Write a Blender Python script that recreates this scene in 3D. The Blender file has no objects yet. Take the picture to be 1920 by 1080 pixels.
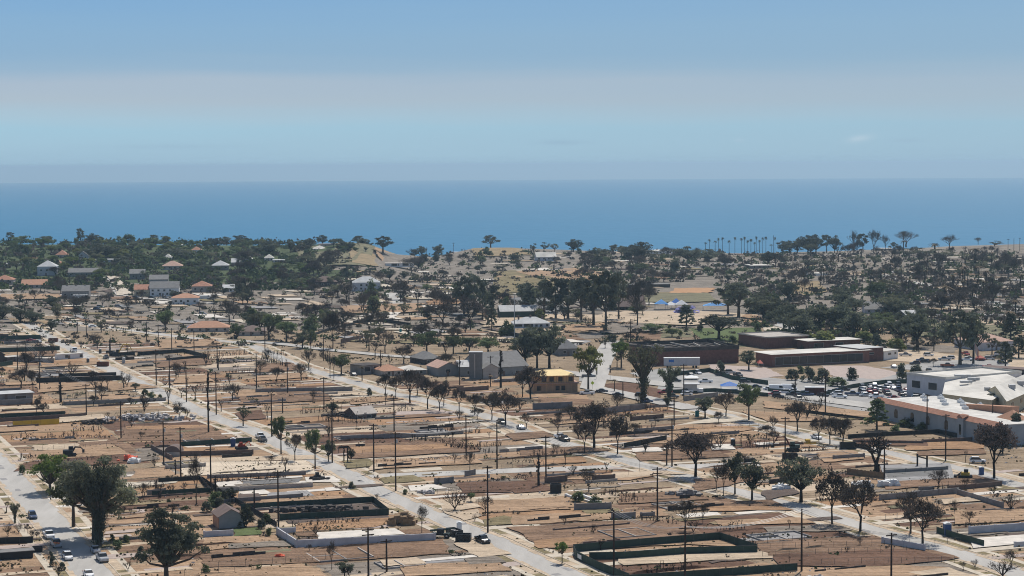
import bpy, math, random
from mathutils import Vector, Matrix
S = bpy.context.scene
COL = S.collection
R = math.radians

# ---------------------------------------------------------------- camera
F = 3733.0                      # focal length in pixels of a 1920 wide frame
EYE = Vector((0, 0, 90.0))
PITCH = math.atan((540 - 307) / F)
ROLL = -0.0052
fw = Vector((0, math.cos(PITCH), -math.sin(PITCH)))
up0 = Vector((0, math.sin(PITCH), math.cos(PITCH)))
rt0 = Vector((1, 0, 0))
RT = rt0 * math.cos(ROLL) + up0 * math.sin(ROLL)
UP = -rt0 * math.sin(ROLL) + up0 * math.cos(ROLL)
cam = bpy.data.cameras.new('camera')
cam.sensor_width = 36
cam.lens = 36 * F / 1920
cam.clip_start = 1
cam.clip_end = 300000
co = bpy.data.objects.new('camera', cam)
COL.objects.link(co)
m = Matrix((RT, UP, -fw)).transposed().to_4x4()
m.translation = EYE
co.matrix_world = m
S.camera = co

# ---------------------------------------------------------------- light
EXPO = 0.0
S.view_settings.view_transform = 'Standard'
S.view_settings.look = 'None'
S.view_settings.exposure = EXPO
S.view_settings.gamma = 1
S.view_settings.use_curve_mapping = False
S.render.filter_size = 1.05
try:
    S.cycles.filter_width = 1.05
except Exception:
    pass
try:
    S.cycles.use_denoising = True
    S.cycles.max_bounces = 5
    S.cycles.volume_bounces = 0
    S.cycles.transparent_max_bounces = 4
except Exception:
    pass
SUN_EL, SUN_AZ = R(58), R(22)   # azimuth from +Y towards +X
SKY = 0.09
def lin(c):
    return tuple(((x / 255) / 12.92 if x / 255 <= .04045 else (((x / 255) + .055) / 1.055) ** 2.4) for x in c)
W = bpy.data.worlds.new('World')
S.world = W
W.use_nodes = True
nt = W.node_tree
nt.nodes.clear()
def N(t, k, **kw):
    n = t.nodes.new(k)
    for a, b in kw.items():
        setattr(n, a, b)
    return n
out = N(nt, 'ShaderNodeOutputWorld')
bg = N(nt, 'ShaderNodeBackground')
bg.inputs[1].default_value = SKY
sk = N(nt, 'ShaderNodeTexSky')
sk.sky_type = 'NISHITA'
sk.sun_disc = False
sk.sun_elevation = SUN_EL
sk.sun_rotation = SUN_AZ
sk.altitude = 150
sk.dust_density = 1.2
tc = N(nt, 'ShaderNodeTexCoord')
sep = N(nt, 'ShaderNodeSeparateXYZ')
nt.links.new(tc.outputs['Generated'], sep.inputs[0])
mp = N(nt, 'ShaderNodeMapping')
mp.inputs['Scale'].default_value = (5, 5, 90)
nt.links.new(tc.outputs['Generated'], mp.inputs[0])
nz = N(nt, 'ShaderNodeTexNoise')
nz.inputs['Scale'].default_value = 1.0
nz.inputs['Detail'].default_value = 4
nt.links.new(mp.outputs[0], nz.inputs[0])
ad = N(nt, 'ShaderNodeMath', operation='MULTIPLY_ADD')
nt.links.new(nz.outputs[0], ad.inputs[0])
ad.inputs[1].default_value = 0.012
nt.links.new(sep.outputs[2], ad.inputs[2])
mr = N(nt, 'ShaderNodeMapRange')
mr.inputs[1].default_value = -0.003
mr.inputs[2].default_value = 0.097
nt.links.new(ad.outputs[0], mr.inputs[0])
rp = N(nt, 'ShaderNodeValToRGB')
stops = [(0, (170, 200, 218)), (.06, (171, 200, 217)), (.068, (160, 192, 212)), (.10, (160, 192, 212)), (.18, (163, 196, 215)), (.27, (163, 199, 218)), (.315, (169, 198, 215)),
         (.40, (174, 191, 205)), (.50, (171, 189, 206)), (.57, (153, 182, 206)), (.64, (143, 178, 207)), (.77, (138, 177, 210)), (.91, (130, 173, 212)), (1, (120, 164, 209))]
while len(rp.color_ramp.elements) < len(stops):
    rp.color_ramp.elements.new(.5)
for e, (p, c) in zip(rp.color_ramp.elements, stops):
    e.position = p
    e.color = (*lin(c), 1)
nt.links.new(mr.outputs[0], rp.inputs[0])
def mth(op, a, b_=None):
    q = N(nt, 'ShaderNodeMath', operation=op)
    for i, v in enumerate((a, b_)):
        if v is None: continue
        if isinstance(v, (int, float)): q.inputs[i].default_value = v
        else: nt.links.new(v, q.inputs[i])
    return q.outputs[0]
azx = mth('DIVIDE', sep.outputs[0], sep.outputs[1]); elv = mth('DIVIDE', sep.outputs[2], sep.outputs[1])
nz2 = N(nt, 'ShaderNodeTexNoise'); nz2.inputs['Scale'].default_value = 160; nz2.inputs['Detail'].default_value = 5; nt.links.new(tc.outputs['Generated'], nz2.inputs[0])
csrc = rp.outputs[0]
for (cx, cy, wx, wy, amt, cc, sk_) in ((1612, 263, 20, 6, .62, (210, 223, 233), .12), (1058, 268, 44, 5, .35, (138, 165, 192), 0), (1700, 267, 30, 4, .3, (145, 170, 195), 0), (1388, 265, 10, 3, .4, (190, 210, 226), 0), (330, 272, 160, 5, .3, (150, 180, 203), 0)):
    dx = mth('SUBTRACT', azx, (cx - 960) / F); dy = mth('SUBTRACT', mth('SUBTRACT', elv, (307 - cy) / F), mth('MULTIPLY', dx, sk_))
    r2 = mth('ADD', mth('POWER', mth('DIVIDE', mth('ABSOLUTE', dx), wx / F), 2), mth('POWER', mth('DIVIDE', mth('ABSOLUTE', dy), wy / F), 2))
    fac = mth('MULTIPLY', mth('MULTIPLY', mth('EXPONENT', mth('MULTIPLY', r2, -1)), nz2.outputs[0]), amt * 1.8)
    fm = N(nt, 'ShaderNodeMix', data_type='RGBA'); fm.clamp_factor = True
    nt.links.new(fac, fm.inputs[0]); nt.links.new(csrc, fm.inputs[6]); fm.inputs[7].default_value = (*lin(cc), 1); csrc = fm.outputs[2]
rgt = N(nt, 'ShaderNodeMapRange'); rgt.inputs[1].default_value = -.25; rgt.inputs[2].default_value = .30; rgt.inputs[4].default_value = .42
nt.links.new(azx, rgt.inputs[0])
fm = N(nt, 'ShaderNodeMix', data_type='RGBA'); nt.links.new(rgt.outputs[0], fm.inputs[0]); nt.links.new(csrc, fm.inputs[6]); fm.inputs[7].default_value = (*lin((156, 184, 203)), 1); csrc = fm.outputs[2]
scl = N(nt, 'ShaderNodeVectorMath', operation='SCALE')
nt.links.new(csrc, scl.inputs[0])
scl.inputs['Scale'].default_value = 1 / SKY / 2 ** EXPO
mr2 = N(nt, 'ShaderNodeMapRange', interpolation_type='SMOOTHSTEP')
mr2.inputs[1].default_value = 0.10
mr2.inputs[2].default_value = 0.35
nt.links.new(sep.outputs[2], mr2.inputs[0])
mx = N(nt, 'ShaderNodeMix', data_type='RGBA')
nt.links.new(mr2.outputs[0], mx.inputs[0])
nt.links.new(scl.outputs[0], mx.inputs[6])
nt.links.new(sk.outputs[0], mx.inputs[7])
nt.links.new(mx.outputs[2], bg.inputs[0])
nt.links.new(bg.outputs[0], out.inputs[0])

sl = bpy.data.lights.new('sun', 'SUN')
sl.energy = 4.2
sl.angle = R(0.5)
sl.color = (1, .95, .87)
so = bpy.data.objects.new('sun', sl)
COL.objects.link(so)
sd = Vector((math.sin(SUN_AZ) * math.cos(SUN_EL), math.cos(SUN_AZ) * math.cos(SUN_EL), math.sin(SUN_EL)))
so.rotation_euler = sd.to_track_quat('Z', 'Y').to_euler()
so.location = (0, 0, 400)

# ---------------------------------------------------------------- pixel <-> place
PR = [(-400, 455), (0, 458), (500, 460), (600, 458), (650, 455), (700, 462), (760, 484), (860, 483), (885, 470), (1000, 468), (1150, 471), (1400, 475),
      (1550, 471), (1700, 466), (1800, 461), (1920, 457), (2400, 450)]
EDGE = 2000.0
def lerp_tab(tab, x):
    if x <= tab[0][0]: return tab[0][1]
    for (a, b), (c, d) in zip(tab, tab[1:]):
        if x <= c:
            k = (x - a) / (c - a)
            k = k * k * (3 - 2 * k)
            return b + (d - b) * k
    return tab[-1][1]
def sstep(a, b, x):
    k = min(1, max(0, (x - a) / (b - a)))
    return k * k * (3 - 2 * k)
def hz(x, y):
    """height of the ground"""
    if y < 1250: return 0.0
    px = 960 + x / y * F
    ze = 90 - (lerp_tab(PR, px) - 307 + (px - 960) * .0052) * EDGE / F
    z = ze * sstep(1350, 1950, y)
    # two small bare knolls
    for (kx, ky, kr, kh) in KN:
        d2 = ((x - kx) ** 2 + (y - ky) ** 2) / kr ** 2
        if d2 < 6: z += kh * math.exp(-d2)
    if y > EDGE: z = z - (y - EDGE) * .9
    return z
KN = []
def G(px, py, z=None):
    d = fw + RT * ((px - 960) / F) + UP * ((540 - py) / F)
    zz = 0.0 if z is None else z
    for i in range(1 if z is not None else 14):
        k = (zz - EYE.z) / d.z if d.z < -1e-4 else EDGE / d.y
        k = min(k, 1.02 * EDGE / d.y) if z is None else k
        P = EYE + d * k
        if z is None:
            zz = .4 * zz + .6 * hz(P.x, min(P.y, EDGE)) if i else hz(P.x, min(P.y, EDGE))
    return Vector((P.x, P.y, zz))
def depth(P): return (P - EYE).dot(fw)
def MPP(P): return depth(P) / F          # metres per photo pixel there
def pix(P):
    q = P - EYE
    d = q.dot(fw)
    return 960 + q.dot(RT) / d * F, 540 - q.dot(UP) / d * F
def _kn(px, D, r, h): KN.append((D * (px - 960) / F, D, r, h))
_kn(668, 1880, 34, 7); _kn(1515, 1480, 40, 6); _kn(985, 1560, 60, 4); _kn(915, 1950, 60, 4)
ANG = R(22.5)
U = Vector((-math.sin(ANG), math.cos(ANG), 0))     # along the diagonal streets, away from us
V = Vector((math.cos(ANG), math.sin(ANG), 0))
def st(P): return P.dot(U), P.dot(V)
def ST(s, t, z=0): return U * s + V * t + Vector((0, 0, z))

# ---------------------------------------------------------------- materials
def thin(mt, k=.4, tint=(1.2, 1.15, .85)):
    t = mt.node_tree; b = t.nodes['Principled BSDF']; o_ = [q for q in t.nodes if q.type == 'OUTPUT_MATERIAL'][0]
    tr = N(t, 'ShaderNodeBsdfTranslucent'); ms = N(t, 'ShaderNodeMixShader'); ms.inputs[0].default_value = k
    vm = N(t, 'ShaderNodeMix', data_type='RGBA', blend_type='MULTIPLY'); vm.inputs[0].default_value = 1; vm.inputs[7].default_value = (*tint, 1)
    ln = b.inputs['Base Color'].links
    if ln: t.links.new(ln[0].from_socket, vm.inputs[6])
    else: vm.inputs[6].default_value = b.inputs['Base Color'].default_value
    t.links.new(vm.outputs[2], tr.inputs[0])
    t.links.new(b.outputs[0], ms.inputs[1]); t.links.new(tr.outputs[0], ms.inputs[2]); t.links.new(ms.outputs[0], o_.inputs[0])
def newmat(name):
    mt = bpy.data.materials.new(name)
    mt.use_nodes = True
    return mt, mt.node_tree, mt.node_tree.nodes['Principled BSDF']
def mat(name, c, rough=.85, var=.15, scale=.6, detail=4, metal=0, spec=.25, objrand=0, objcolor=False, stretch=None, c2=None, bump=0):
    mt, t, b = newmat(name)
    b.inputs['Roughness'].default_value = rough
    b.inputs['Metallic'].default_value = metal
    b.inputs['Specular IOR Level'].default_value = spec
    src = None
    if objcolor:
        oi = N(t, 'ShaderNodeObjectInfo')
        src = oi.outputs['Color']
    if var or c2:
        tcn = N(t, 'ShaderNodeTexCoord')
        mpn = N(t, 'ShaderNodeMapping')
        if stretch:
            mpn.inputs['Rotation'].default_value = (0, 0, -ANG)
            mpn.inputs['Scale'].default_value = stretch
        t.links.new(tcn.outputs['Object'], mpn.inputs[0])
        n1 = N(t, 'ShaderNodeTexNoise')
        n1.inputs['Scale'].default_value = scale
        n1.inputs['Detail'].default_value = detail
        n1.inputs['Roughness'].default_value = .65
        t.links.new(mpn.outputs[0], n1.inputs[0])
        r = N(t, 'ShaderNodeValToRGB')
        r.color_ramp.elements[0].position = .32
        r.color_ramp.elements[1].position = .68
        lo = tuple(x * (1 - var) for x in c)
        hi = tuple(min(1, x * (1 + var)) for x in (c2 or c))
        r.color_ramp.elements[0].color = (*lo, 1)
        r.color_ramp.elements[1].color = (*hi, 1)
        t.links.new(n1.outputs[0], r.inputs[0])
        if src is None: src = r.outputs[0]
        else:
            mm = N(t, 'ShaderNodeMix', data_type='RGBA', blend_type='MULTIPLY')
            mm.inputs[0].default_value = 1
            t.links.new(src, mm.inputs[6]); t.links.new(r.outputs[0], mm.inputs[7])
            src = mm.outputs[2]
        if bump:
            bp = N(t, 'ShaderNodeBump')
            bp.inputs['Strength'].default_value = bump
            bp.inputs['Distance'].default_value = .3
            t.links.new(n1.outputs[0], bp.inputs['Height'])
            t.links.new(bp.outputs[0], b.inputs['Normal'])
    if objrand:
        oi = N(t, 'ShaderNodeObjectInfo')
        mr_ = N(t, 'ShaderNodeMapRange')
        mr_.inputs[3].default_value = 1 - objrand
        mr_.inputs[4].default_value = 1 + objrand
        t.links.new(oi.outputs['Random'], mr_.inputs[0])
        hs = N(t, 'ShaderNodeHueSaturation')
        t.links.new(mr_.outputs[0], hs.inputs['Value'])
        mh = N(t, 'ShaderNodeMapRange')
        mh.inputs[3].default_value = .485
        mh.inputs[4].default_value = .515
        ml = N(t, 'ShaderNodeMath', operation='FRACT')
        m7 = N(t, 'ShaderNodeMath', operation='MULTIPLY')
        m7.inputs[1].default_value = 7.13
        t.links.new(oi.outputs['Random'], m7.inputs[0]); t.links.new(m7.outputs[0], ml.inputs[0]); t.links.new(ml.outputs[0], mh.inputs[0])
        t.links.new(mh.outputs[0], hs.inputs['Hue'])
        if src is not None: t.links.new(src, hs.inputs['Color'])
        else: hs.inputs['Color'].default_value = (*c, 1)
        src = hs.outputs[0]
    if src is not None: t.links.new(src, b.inputs['Base Color'])
    else: b.inputs['Base Color'].default_value = (*c, 1)
    return mt
def soil(name, c, var=.16, rub=.0):
    """earth: blotches, grader streaks across the lot and small clods"""
    mt, t, b = newmat(name)
    b.inputs['Roughness'].default_value = .95
    b.inputs['Specular IOR Level'].default_value = .1
    tcn = N(t, 'ShaderNodeTexCoord')
    def noise(scale, st_=None, detail=5):
        mpn = N(t, 'ShaderNodeMapping')
        mpn.inputs['Rotation'].default_value = (0, 0, -ANG)
        if st_: mpn.inputs['Scale'].default_value = st_
        t.links.new(tcn.outputs['Object'], mpn.inputs[0])
        n = N(t, 'ShaderNodeTexNoise')
        n.inputs['Scale'].default_value = scale
        n.inputs['Detail'].default_value = detail
        n.inputs['Roughness'].default_value = .7
        t.links.new(mpn.outputs[0], n.inputs[0])
        return n.outputs[0]
    a = noise(.09); s_ = noise(1, (.045, .55, 1), 4); f_ = noise(.9, None, 3)
    def mad(x, k, y):
        q = N(t, 'ShaderNodeMath', operation='MULTIPLY_ADD')
        t.links.new(x, q.inputs[0]); q.inputs[1].default_value = k
        if isinstance(y, float): q.inputs[2].default_value = y
        else: t.links.new(y, q.inputs[2])
        return q.outputs[0]
    tot = mad(a, 1.0, mad(s_, 1.5, mad(f_, .9, -1.2)))
    r = N(t, 'ShaderNodeValToRGB')
    r.color_ramp.elements[0].position = .18
    r.color_ramp.elements[1].position = .82
    r.color_ramp.elements[0].color = (*[x * (1 - 1.6 * var) for x in c], 1)
    r.color_ramp.elements[1].color = (*[x * (1 + 1.3 * var) for x in c], 1)
    t.links.new(tot, r.inputs[0])
    t.links.new(r.outputs[0], b.inputs['Base Color'])
    bp = N(t, 'ShaderNodeBump')
    bp.inputs['Strength'].default_value = .8
    bp.inputs['Distance'].default_value = .7
    t.links.new(tot, bp.inputs['Height'])
    t.links.new(bp.outputs[0], b.inputs['Normal'])
    return mt
SO = {
 'tan': soil('tan_soil', (.37, .25, .16), .22), 'sand': soil('pale_sand', (.51, .405, .295), .15), 'beige': soil('beige_fill', (.62, .52, .40), .1),
 'brown': soil('brown_soil', (.225, .145, .096), .28), 'red': soil('reddish_soil', (.15, .088, .06), .26), 'grey': soil('ashy_soil', (.23, .195, .16), .25),
 'ora': soil('orange_soil', (.35, .215, .125), .22), 'dark': soil('charred_soil', (.13, .10, .085)), 'olive': soil('dry_turf', (.225, .185, .105), .25),
 'lawn': soil('green_turf', (.115, .145, .06)), 'base': soil('dusty_ground', (.295, .222, .15), .28), 'scrub': soil('dry_scrub', (.30, .23, .14), .25), 'sage': soil('green_scrub', (.19, .175, .11), .28), 'field': soil('field_clay', (.46, .27, .15), .08),
 'farg': soil('burnt_ground', (.235, .203, .168), .34), 'green': soil('garden_ground', (.075, .095, .045), .3),
 'slab': mat('concrete_slab', (.60, .55, .485), .9, .18, .3), 'gslab': mat('grey_concrete', (.27, .26, .255), .9, .2, .4), 'walk': mat('pavement_concrete', (.50, .435, .345), .9, .18, .5),
 'road': mat('worn_asphalt', (.405, .385, .355), .9, .17, .16, 8, stretch=(1, .16, 1)), 'lot': mat('parking_asphalt', (.31, .30, .285), .9, .18, .12), 'pink': mat('pink_concrete', (.40, .325, .285), .9, .14, .5), 'dgrey': mat('dark_asphalt', (.16, .155, .15), .9, .15, .3),
}
M = {
 'straww': mat('dry_weeds', (.22, .18, .10), .9, .3, 1, spec=.05), 'brush': mat('green_brush', (.075, .10, .045), .9, .4, .6, spec=.05), 'dbrush': mat('dead_brush', (.10, .085, .072), .9, .4, .6, spec=.05),
 'leaf': mat('green_leaves', (.13, .165, .085), .8, .4, 1.5, 2, spec=.1, objrand=.35),
 'leafb': mat('bright_leaves', (.115, .165, .05), .8, .3, 1.5, 2, spec=.1, objrand=.25),
 'leafd': mat('dark_leaves', (.112, .126, .098), .8, .4, 1.5, 2, spec=.1, objrand=.35),
 'leafk': mat('dusty_leaves', (.19, .205, .155), .85, .45, 1.2, 2, spec=.1), 'leafg': mat('grey_green_leaves', (.135, .14, .10), .85, .3, 1.5, 2, spec=.1, objrand=.3),
 'leafy': mat('yellow_green_leaves', (.17, .19, .075), .85, .3, 1.5, 2, spec=.1, objrand=.2),
 'scorch': mat('scorched_leaves', (.115, .092, .078), .9, .35, 1.5, 2, spec=.05, objrand=.35),
 'char': mat('charred_bark', (.035, .030, .027), .95, .3, 2, 3, spec=.05, objrand=.2),
 'bark': mat('grey_bark', (.10, .082, .066), .95, .3, 2, 3, spec=.05, objrand=.2),
 'pole': mat('creosoted_wood', (.045, .030, .024), .9, .25, 1), 'iron': mat('galvanised_metal', (.42, .42, .42), .5, .1, 1, metal=.4),
 'white': mat('white_paint', (.70, .70, .69), .6, .05, .5), 'dull': mat('off_white_paint', (.54, .52, .48), .8, .2, .25), 'lav': mat('pale_render', (.52, .51, .53), .85, .12, .4),
 'wall': mat('grey_blockwork', (.24, .225, .215), .9, .2, .5), 'wallb': mat('brown_blockwork', (.17, .125, .105), .9, .2, .5), 'wallp': mat('pale_blockwork', (.42, .38, .34), .9, .15, .5), 'wallc': mat('sooty_wall', (.075, .065, .06), .95, .4, .5),
 'gfab': mat('green_screen_fabric', (.040, .068, .054), .8, .2, .4), 'kfab': mat('black_screen_fabric', (.032, .035, .034), .8, .2, .4), 'yfab': mat('yellow_screen_fabric', (.58, .45, .10), .8, .1, .4),
 'post': mat('steel_post', (.12, .115, .11), .6, .1, 1, metal=.3), 'wood': mat('new_lumber', (.66, .40, .19), .8, .15, 1), 'osb': mat('board_sheathing', (.43, .275, .175), .9, .15, .6), 'ply': mat('plywood_roof', (.86, .66, .34), .8, .06, .5), 'fencew': mat('brown_fence_boards', (.24, .165, .10), .9, .2, 1.5),
 'brick': mat('dark_red_brick', (.165, .082, .068), .9, .25, .8), 'brickl': mat('pale_red_brick', (.24, .125, .10), .9, .15, .8), 'tile': mat('terracotta_tiles', (.36, .18, .12), .85, .2, .7), 'tilep': mat('pale_terracotta', (.46, .30, .235), .85, .15, .7), 'ored': mat('orange_tiles', (.43, .235, .15), .85, .12, .8),
 'rgrey': mat('grey_shingles', (.20, .195, .19), .9, .15, .6), 'rwhite': mat('white_roof_membrane', (.55, .525, .475), .8, .26, .09), 'rpale': mat('pale_roof', (.47, .47, .465), .8, .14, .3), 'rbrown': mat('brown_shingles', (.17, .125, .11), .9, .15, .6),
 'glass': mat('window_glass', (.02, .025, .03), .15, 0, spec=.5), 'stucco': mat('blue_grey_stucco', (.33, .36, .38), .9, .1, .4), 'cream': mat('cream_stucco', (.52, .45, .31), .9, .08, .4), 'greyw': mat('grey_siding', (.25, .26, .26), .9, .1, .6), 'conc': mat('board_marked_concrete', (.20, .195, .185), .9, .12, .6), 'dredp': mat('dark_red_paint', (.10, .035, .03), .7, .2, .8), 'redp': mat('red_paint', (.32, .05, .03), .7, .15, .8),
 'paint': mat('car_paint', (1, 1, 1), .3, .03, .5, spec=.5, objcolor=True), 'tyre': mat('tyre_rubber', (.02, .02, .02), .9, 0), 'lamp': mat('headlight_glass', (.7, .7, .68), .2, 0), 'tail': mat('tail_light', (.35, .02, .02), .3, 0),
 'black': mat('black_paint', (.025, .027, .03), .5, .1, 1), 'blue': mat('blue_tarp', (.07, .22, .62), .6, .15, .6), 'cyan': mat('light_blue_canopy', (.20, .52, .9), .6, .1, .6), 'orange': mat('orange_barrier', (.75, .14, .07), .7, .2, 1), 'yellow': mat('machine_yellow', (.55, .36, .06), .6, .15, 1), 'mgreen': mat('machine_green', (.055, .085, .075), .6, .2, 1), 'teal': mat('teal_plastic', (.02, .22, .22), .5, .05, 1), 'rust': mat('rusted_steel', (.13, .045, .03), .8, .3, 1), 'bluep': mat('blue_plastic', (.045, .09, .22), .5, .05, 1), 'rubble': mat('broken_concrete', (.50, .47, .45), .95, .35, .9), 'limey': mat('sign_yellow_green', (.55, .75, .05), .5, 0),
 'pur': mat('lilac_blossom', (.22, .22, .50), .9, .25, 1), 'straw': mat('dead_fronds', (.13, .10, .065), .9, .3, 1.5, spec=.05, objrand=.25),
}

for q_ in ('leaf', 'leafb', 'leafd', 'leafg', 'leafk', 'leafy'): thin(M[q_], .44)
for q_ in ('scorch', 'straww', 'brush', 'dbrush'): thin(M[q_], .2, (1, 1, 1))
thin(M['yfab'], .6, (1, 1, 1)); thin(M['cyan'], .3, (1, 1, 1)); thin(M['blue'], .3, (1, 1, 1))
# ---------------------------------------------------------------- mesh helper
class MB:
    def __init__(s): s.v = []; s.f = []; s.m = []
    def add(s, vs, fs, mi=0):
        o = len(s.v)
        s.v += [tuple(q) for q in vs]
        for q in fs:
            s.f.append(tuple(o + i for i in q)); s.m.append(mi)
    def quad(s, a, b, c, d, mi=0): s.add((a, b, c, d), ((0, 1, 2, 3),), mi)
    def box(s, c, d, rz=0, mi=0):
        x, y, z = d[0] / 2, d[1] / 2, d[2] / 2
        k, q = math.cos(rz), math.sin(rz)
        vs = []
        for a, b, e in ((-x, -y, -z), (x, -y, -z), (x, y, -z), (-x, y, -z), (-x, -y, z), (x, -y, z), (x, y, z), (-x, y, z)):
            vs.append((c[0] + a * k - b * q, c[1] + a * q + b * k, c[2] + e))
        s.add(vs, ((0, 3, 2, 1), (4, 5, 6, 7), (0, 1, 5, 4), (1, 2, 6, 5), (2, 3, 7, 6), (3, 0, 4, 7)), mi)
    def prism(s, poly, z0, z1, mi=0):
        n = len(poly)
        vs = [(p[0], p[1], z0) for p in poly] + [(p[0], p[1], z1) for p in poly]
        s.add(vs, [tuple(range(n - 1, -1, -1)), tuple(range(n, 2 * n))] + [(i, (i + 1) % n, n + (i + 1) % n, n + i) for i in range(n)], mi)
    def tube(s, path, rad, n=5, mi=0, cap=True):
        path = [Vector(p) for p in path]
        vs = []; fs = []
        for i, p in enumerate(path):
            d = (path[min(i + 1, len(path) - 1)] - path[max(i - 1, 0)])
            d = d.normalized() if d.length > 1e-9 else Vector((0, 0, 1))
            a = d.cross(Vector((0, 0, 1)) if abs(d.z) < .9 else Vector((1, 0, 0))).normalized()
            b = d.cross(a)
            r = rad[i] if isinstance(rad, (list, tuple)) else rad
            for k in range(n):
                w = 2 * math.pi * k / n
                vs.append(p + a * (r * math.cos(w)) + b * (r * math.sin(w)))
        for i in range(len(path) - 1):
            for k in range(n):
                fs.append((i * n + k, i * n + (k + 1) % n, (i + 1) * n + (k + 1) % n, (i + 1) * n + k))
        if cap:
            fs.append(tuple(range(n - 1, -1, -1))); fs.append(tuple((len(path) - 1) * n + k for k in range(n)))
        s.add(vs, fs, mi)
    def wall(s, pts, h, th, z0=0, mi=0, drop=.3):
        """upright slab along a line of ground points"""
        for a, b in zip(pts, pts[1:]):
            d = Vector((b.x - a.x, b.y - a.y, 0)); L = d.length
            if L < 1e-6: continue
            d /= L
            nrm = Vector((-d.y, d.x, 0)) * th / 2
            e = d * th * .5
            za, zb = a.z + z0, b.z + z0
            A = Vector((a.x, a.y, 0)) - e; B = Vector((b.x, b.y, 0)) + e
            vs = []
            for P, z in ((A, za), (B, zb)):
                for q in (-1, 1):
                    vs.append((P.x + nrm.x * q, P.y + nrm.y * q, z - drop)); vs.append((P.x + nrm.x * q, P.y + nrm.y * q, z + h))
            s.add(vs, ((0, 1, 3, 2), (4, 6, 7, 5), (0, 4, 5, 1), (2, 3, 7, 6), (1, 5, 7, 3), (0, 2, 6, 4)), mi)
    def mesh(s, name, mats):
        me = bpy.data.meshes.new(name)
        me.from_pydata(s.v, [], s.f)
        for q in mats: me.materials.append(q)
        if len(mats) > 1: me.polygons.foreach_set('material_index', s.m)
        me.update()
        return me
    def build(s, name, mats, parent=None, loc=None):
        if not isinstance(mats, (list, tuple)): mats = [mats]
        o = bpy.data.objects.new(name, s.mesh(name, mats))
        COL.objects.link(o)
        if parent is not None: o.parent = parent
        if loc is not None: o.location = loc
        return o
def empty(name, loc=(0, 0, 0), rz=0):
    o = bpy.data.objects.new(name, None)
    o.empty_display_size = .5
    COL.objects.link(o)
    o.location = loc
    o.rotation_euler = (0, 0, rz)
    return o
def struct(o):
    o['kind'] = 'structure'
    return o
REG = []      # things whose label still needs their place
def tag(o, label, cat, group=None):
    o['label'] = label; o['category'] = cat
    if group: o['group'] = group
    return o
def reg(o, desc, cat, group, P):
    o['category'] = cat; o['group'] = group
    REG.append((o, desc, P[0] if not hasattr(P, 'z') else pix(P)[0], P[1] if not hasattr(P, 'z') else pix(P)[1]))
    return o
# ================================================================ setting
def build_ground():
    b = MB()
    xs = [-2400 + 40 * i for i in range(121)]
    ys = [-400 + 55 * i for i in range(30)] + [1250 + 25 * i for i in range(31)] + [2020, 2060, 2100, 2160, 2180]
    for y in ys:
        for x in xs:
            z = hz(x, y) if y <= EDGE else max(-66, hz(x, y))
            b.v.append((x, y, z))
    n = len(xs)
    for j in range(len(ys) - 1):
        for i in range(n - 1):
            b.f.append((j * n + i, j * n + i + 1, (j + 1) * n + i + 1, (j + 1) * n + i)); b.m.append(0 if ys[j] < 1060 else 2 if 960 + xs[i] / ys[j] * F < 590 and ys[j] > 1480 else 1)
    g = b.build('ground', [SO['base'], SO['farg'], SO['green']])
    for p in g.data.polygons: p.use_smooth = True
    struct(g)
build_ground()
sea, t_, b_ = newmat('sea_water')
b_.inputs['Base Color'].default_value = (.022, .135, .29, 1)
b_.inputs['Roughness'].default_value = .45
b_.inputs['Specular IOR Level'].default_value = .12
q = N(t_, 'ShaderNodeTexCoord'); mpn = N(t_, 'ShaderNodeMapping'); mpn.inputs['Scale'].default_value = (.0006, .0025, 1)
n_ = N(t_, 'ShaderNodeTexNoise'); n_.inputs['Scale'].default_value = 1; n_.inputs['Detail'].default_value = 6
r_ = N(t_, 'ShaderNodeValToRGB'); r_.color_ramp.elements[0].color = (.001, .124, .252, 1); r_.color_ramp.elements[1].color = (.002, .150, .294, 1)
t_.links.new(q.outputs['Object'], mpn.inputs[0]); t_.links.new(mpn.outputs[0], n_.inputs[0]); t_.links.new(n_.outputs[0], r_.inputs[0]); t_.links.new(r_.outputs[0], b_.inputs['Base Color'])
n2 = N(t_, 'ShaderNodeTexNoise'); n2.inputs['Scale'].default_value = .02; n2.inputs['Detail'].default_value = 6
bp_ = N(t_, 'ShaderNodeBump'); bp_.inputs['Strength'].default_value = .8; bp_.inputs['Distance'].default_value = 6
t_.links.new(q.outputs['Object'], n2.inputs[0]); t_.links.new(n2.outputs[0], bp_.inputs['Height']); t_.links.new(bp_.outputs[0], b_.inputs['Normal'])
b = MB()
ds = [1800, 2600, 3500, 4500, 6000, 8000, 10000, 12500, 15000, 18000, 21000, 24000, 27000, 30000, 33000, 36000, 39000, 42000, 45000, 48000, 51000, 55000, 60000]
na = 40
for d in ds:
    for i in range(na + 1):
        a = R(-60 + 120 * i / na)
        b.v.append((d * math.sin(a), d * math.cos(a), -60 - d * d / (2 * 4.6e6)))
for r_i in range(len(ds) - 1):
    for i in range(na):
        b.f.append((r_i * (na + 1) + i, r_i * (na + 1) + i + 1, (r_i + 1) * (na + 1) + i + 1, (r_i + 1) * (na + 1) + i)); b.m.append(0)
so_ = struct(b.build('sea', sea))
for q in so_.data.polygons: q.use_smooth = True

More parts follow.
